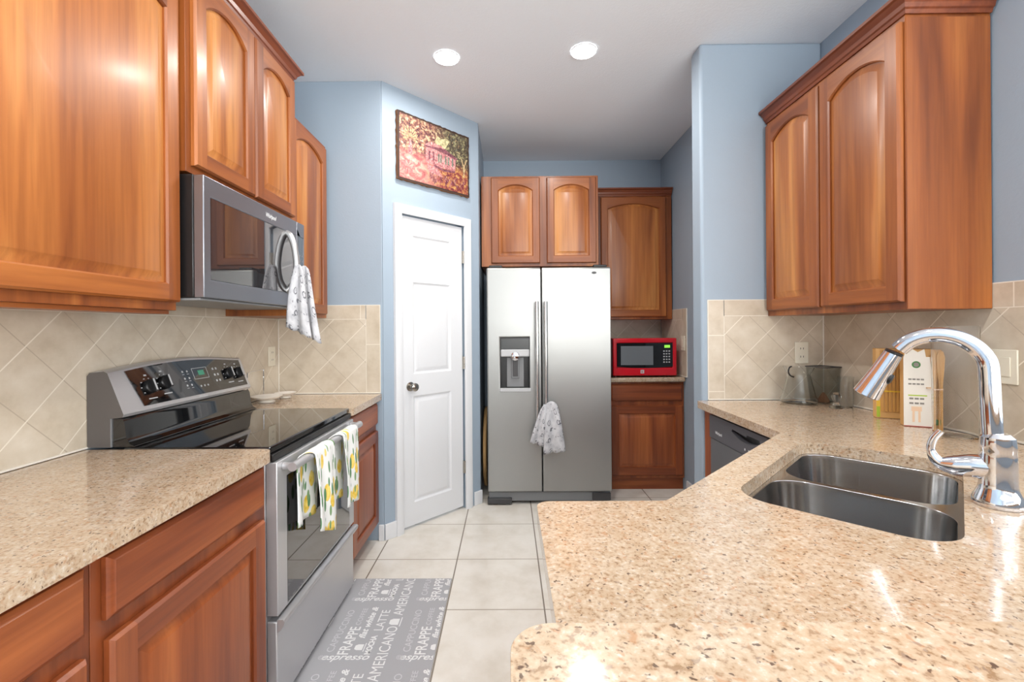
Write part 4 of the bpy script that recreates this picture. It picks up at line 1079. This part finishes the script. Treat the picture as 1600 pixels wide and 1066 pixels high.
def carton(name, label, c, w, d, h, rot, side_m, front_m, decorate, cat):
    ca_, sa_ = math.cos(rot), math.sin(rot); c = Vector(c)
    t = thing(name, label, cat, c)
    T = lambda u, v, ww: c+Vector((ca_*u+sa_*ww, sa_*u-ca_*ww, v))      # u across the front, ww towards the camera
    k = MB(); k.box(-w/2, w/2, 0, h, -d/2, d/2, 0, T); k.build('box', [side_m], t, bevel=0.002)
    decorate(t, T, w, d, h); return t
def deco_utensils(t, T, w, d, h):
    # bundle of flat wooden forks standing in the open pack
    for i in range(6):
        k = MB(); u = -w/2+0.020+i*0.013
        k.box(u-0.0045, u+0.0045, h*0.10, h*0.72, d/2+0.001+0.002*(i % 2), d/2+0.004+0.002*(i % 2), 0, T)
        k.box(u-0.0065, u+0.0065, h*0.72, h*0.86, d/2+0.001+0.002*(i % 2), d/2+0.004+0.002*(i % 2), 0, T)
        for j in (-1, 0, 1): k.box(u+j*0.0045-0.0012, u+j*0.0045+0.0012, h*0.86, h*0.97, d/2+0.001+0.002*(i % 2), d/2+0.004+0.002*(i % 2), 0, T)
        k.build('wooden_fork', M_WOODSPOON, t)
    k = MB(); k.box(-w/2-0.001, w/2+0.001, h*0.38, h*0.40, -d/2-0.001, d/2+0.008, 0, T); k.build('paper_band', M_YELLOW, t)
    k = MB(); k.box(-w/2+0.001, -w/2+0.014, 0.012, h*0.30, d/2+0.0005, d/2+0.001, 0, T); k.box(-w/2+0.001, -w/2+0.013, 0.005, 0.05, d/2+0.001, d/2+0.0014, 1, T); k.build('printed_corner', [M_YELLOW, M_LIME], t)
def deco_spoons(t, T, w, d, h):
    k = MB(); pw = w*0.80
    k.box(-w/2-0.001, -w/2+pw, 0.002, h*0.90, d/2+0.0005, d/2+0.0025, 0, T)
    k.prism([(-w/2, h*0.90), (-w/2+pw*0.75, h*0.90), (-w/2+pw*0.70, h*1.0), (-w/2+pw*0.48, h*0.96), (-w/2+pw*0.30, h*1.0), (-w/2+pw*0.1, h*0.99)], d/2+0.0005, d/2+0.0025, mi=0, T=T)
    cc = T(-w/2+pw*0.42, h*0.80, d/2+0.0026); nn = (T(0, 0, 1)-T(0, 0, 0)).normalized()
    k.lathe([(0.0135, 0), (0.0135, 0.0005)], cc, nn, 24, 1); k.lathe([(0.0085, 0.0005), (0.0085, 0.0009)], cc, nn, 24, 2); 
    for i, (a_, b_) in enumerate(((0.14, 0.60), (0.14, 0.54))):
        for j in range(4): k.box(-w/2+pw*(0.15+j*0.14), -w/2+pw*(0.26+j*0.14), h*b_, h*b_+0.006, d/2+0.0025, d/2+0.0029, 2, T)
    k.box(-w/2+pw*0.14, -w/2+pw*0.78, h*0.395, h*0.41, d/2+0.0025, d/2+0.003, 4, T)
    for b_ in (0.35, 0.29):
        for j in range(3): k.box(-w/2+pw*(0.18+j*0.18), -w/2+pw*(0.32+j*0.18), h*b_, h*b_+0.007, d/2+0.0025, d/2+0.003, 2, T)
    k.box(-w/2+pw*0.25, -w/2+pw*0.60, h*0.20, h*0.26, d/2+0.0025, d/2+0.003, 5, T)
    for j in range(2): k.box(-w/2+pw*(0.28+0.2*j), -w/2+pw*(0.36+0.2*j), h*0.06, h*0.20, d/2+0.0025, d/2+0.003, 5, T)
    k.box(-w/2, -w/2+pw, 0.0005, 0.003, d/2+0.0025, d/2+0.0035, 3, T)
    k.lathe([(0.011, 0), (0.011, 0.0006)], T(w/2-0.012, h*0.10, d/2+0.0006), nn, 20, 1)
    k.build('printed_sleeve', [M_CARDW, M_GREEN, M_GREYINK, M_REDINK, M_LIME, M_PEACH], t, smooth=0)
    for i, u in enumerate((w/2-0.020, w/2-0.004)):
        k = MB(); zt_ = h*0.98
        T2 = lambda a, b, ww, u=u: T(u+a, b, ww)
        n = 14; prof = []
        for j in range(n+1):
            s = j/n; v = zt_*s
            hw = 0.0045 if s < 0.58 else 0.0045+0.008*math.sin(math.pi*min(1, (s-0.58)/0.42*0.5+0.0)) if s < 0.99 else 0.006
            prof.append((hw, v))
        pts = [(hw, v) for hw, v in prof]+[(-hw, v) for hw, v in prof[::-1]]
        k.prism(pts, d/2+0.004+i*0.003, d/2+0.0068+i*0.003, T=T2); k.build('wooden_spoon', M_WOODSPOON, t)
    k = MB(); k.box(w/2-pw*0.5, w/2+0.002, h*0.50, h*0.515, -d/2-0.001, d/2+0.012, 0, T); k.build('tie_band', M_PEACH, t)
carton('utensil_pack', 'tan pack of wooden forks leaning by the tiles, the farther of two packs', (1.645, 1.955, zc), 0.098, 0.045, 0.300, -0.42, M_CARTON, M_CARTON, deco_utensils, 'utensil pack')
carton('utensil_pack', 'white printed pack of wooden spoons with a green round emblem beneath the faucet spout', (1.630, 1.790, zc), 0.112, 0.045, 0.305, -0.45, M_CARTON2, M_CARDW, deco_spoons, 'utensil pack')
tb = (1.600, 1.620, zc)
k = MB()
def rr2(c, hx, hy, r, z, rot=-0.45):
    ps = rpoly([(-hx, -hy), (hx, -hy), (hx, hy), (-hx, hy)], [r]*4, 6); a_, b_ = math.cos(rot), math.sin(rot)
    return [(c[0]+p[0]*a_-p[1]*b_, c[1]+p[0]*b_+p[1]*a_, c[2]+z) for p in ps]
k.loft([rr2(tb, 0.050, 0.042, 0.014, 0), rr2(tb, 0.053, 0.045, 0.014, 0.010), rr2(tb, 0.055, 0.047, 0.014, 0.395), rr2(tb, 0.0528, 0.0448, 0.013, 0.395), rr2(tb, 0.0505, 0.0425, 0.012, 0.006)], 0)
tag(k.build('acrylic_canister', M_ACRYLIC, loc=tb, smooth=50), 'tall clear rectangular canister standing behind the faucet', 'canister')
k = MB(); k.tube([(1.690, 1.46, 1.03), (1.688, 1.46, 0.95), (1.66, 1.44, 0.920), (1.60, 1.38, 0.919), (1.56, 1.29, 0.919), (1.57, 1.17, 0.919), (1.62, 1.10, 0.919)], 0.004, 10)
tag(k.build('power_cord', M_CARDW, loc=(1.62, 1.3, 0.915)), 'white power cord lying on the granite at the right photo edge', 'cord')

# ------------------------------------------------------------------ coffee rug
X0, X1, Y0, Y1 = -0.814, -0.303, 1.10, 2.350
rb = MB(); rb.box(X0, X1, Y0, Y1, 0.0004, 0.006, 0)
RT = lambda u, v, w: Vector((u, v, w))
tx = MB()
def cup(x, y, s):
    tx.add([(x+s*a, y+s*b, 0.0064) for a, b in ((0, 0.1), (0, 0.9), (-0.55, 0.9), (-0.8, 0.75), (-0.8, 0.25), (-0.55, 0.1))], [(0, 1, 2, 3, 4, 5)], 0)
    tx.add([(x+s*a, y+s*b, 0.0064) for a, b in ((0.12, -0.1), (0.2, -0.1), (0.2, 1.1), (0.12, 1.1))], [(0, 1, 2, 3)], 0)
rnd = random.Random(5)
for ix in range(-1, 3):
    for iy in range(-3, 2):
        ox, oy = -0.781+ix*0.312, 2.148+iy*0.387
        def vt(txt, x, y, L, Hh, shear=0.0, bold=0.0, pale=0): put_text(tx, txt, RT, ox+x, oy+y, 0.0064, Hh, pale, width=L, height=Hh, rot=math.pi/2, shear=shear, bold=bold)
        put_text(tx, 'espresso', RT, ox+0.030, oy, 0.0064, 0.05, 0, width=0.190, height=0.034, shear=0.35, bold=0.0008)
        vt('CAPPUCCINO', 0.062, 0.055, 0.270, 0.030, pale=1)
        vt('FRAPPE', 0.128, 0.040, 0.168, 0.046, bold=0.0006)
        vt('COFFEE', 0.118, 0.220, 0.120, 0.022, pale=1)
        vt('flat white &', 0.166, 0.135, 0.215, 0.030, shear=0.3, bold=0.0008)
        vt('MOCHA', 0.217, 0.040, 0.112, 0.026, bold=0.001)
        vt('LATTE', 0.226, 0.185, 0.140, 0.038, pale=0)
        vt('AMERICANO', 0.290, -0.100, 0.310, 0.046)
        vt('@', 0.040, 0.012, 0.025, 0.025, pale=1)
        cup(ox+0.176, oy+0.060, 0.042); cup(ox+0.285, oy+0.215, 0.052)
bm = bmesh.new()
vs = [bm.verts.new(v) for v in tx.v]
for fidx, mi in zip(tx.f, tx.m):
    try: ff_ = bm.faces.new([vs[i] for i in fidx]); ff_.material_index = mi
    except ValueError: pass
for co, no in (((X0+0.004, 0, 0), (-1, 0, 0)), ((X1-0.004, 0, 0), (1, 0, 0)), ((0, Y0+0.004, 0), (0, -1, 0)), ((0, Y1-0.004, 0), (0, 1, 0))):
    bmesh.ops.bisect_plane(bm, geom=bm.verts[:]+bm.edges[:]+bm.faces[:], plane_co=co, plane_no=no, clear_outer=True)
bm.verts.ensure_lookup_table(); bm.verts.index_update()
rb.add([tuple(v.co) for v in bm.verts], [tuple(v.index for v in f_.verts) for f_ in bm.faces], [1+f_.material_index for f_ in bm.faces])
bm.free()
tag(rb.build('coffee_rug', [mat('rug_grey', (168, 168, 172), 0.8), mat('rug_white', (228, 228, 228), 0.8), mat('rug_pale_grey', (200, 200, 203), 0.8)], loc=(-0.55, 1.7, 0), weld=False, smooth=0, recalc=False),
    'grey kitchen rug printed with white coffee words on the tile floor before the range', 'rug')
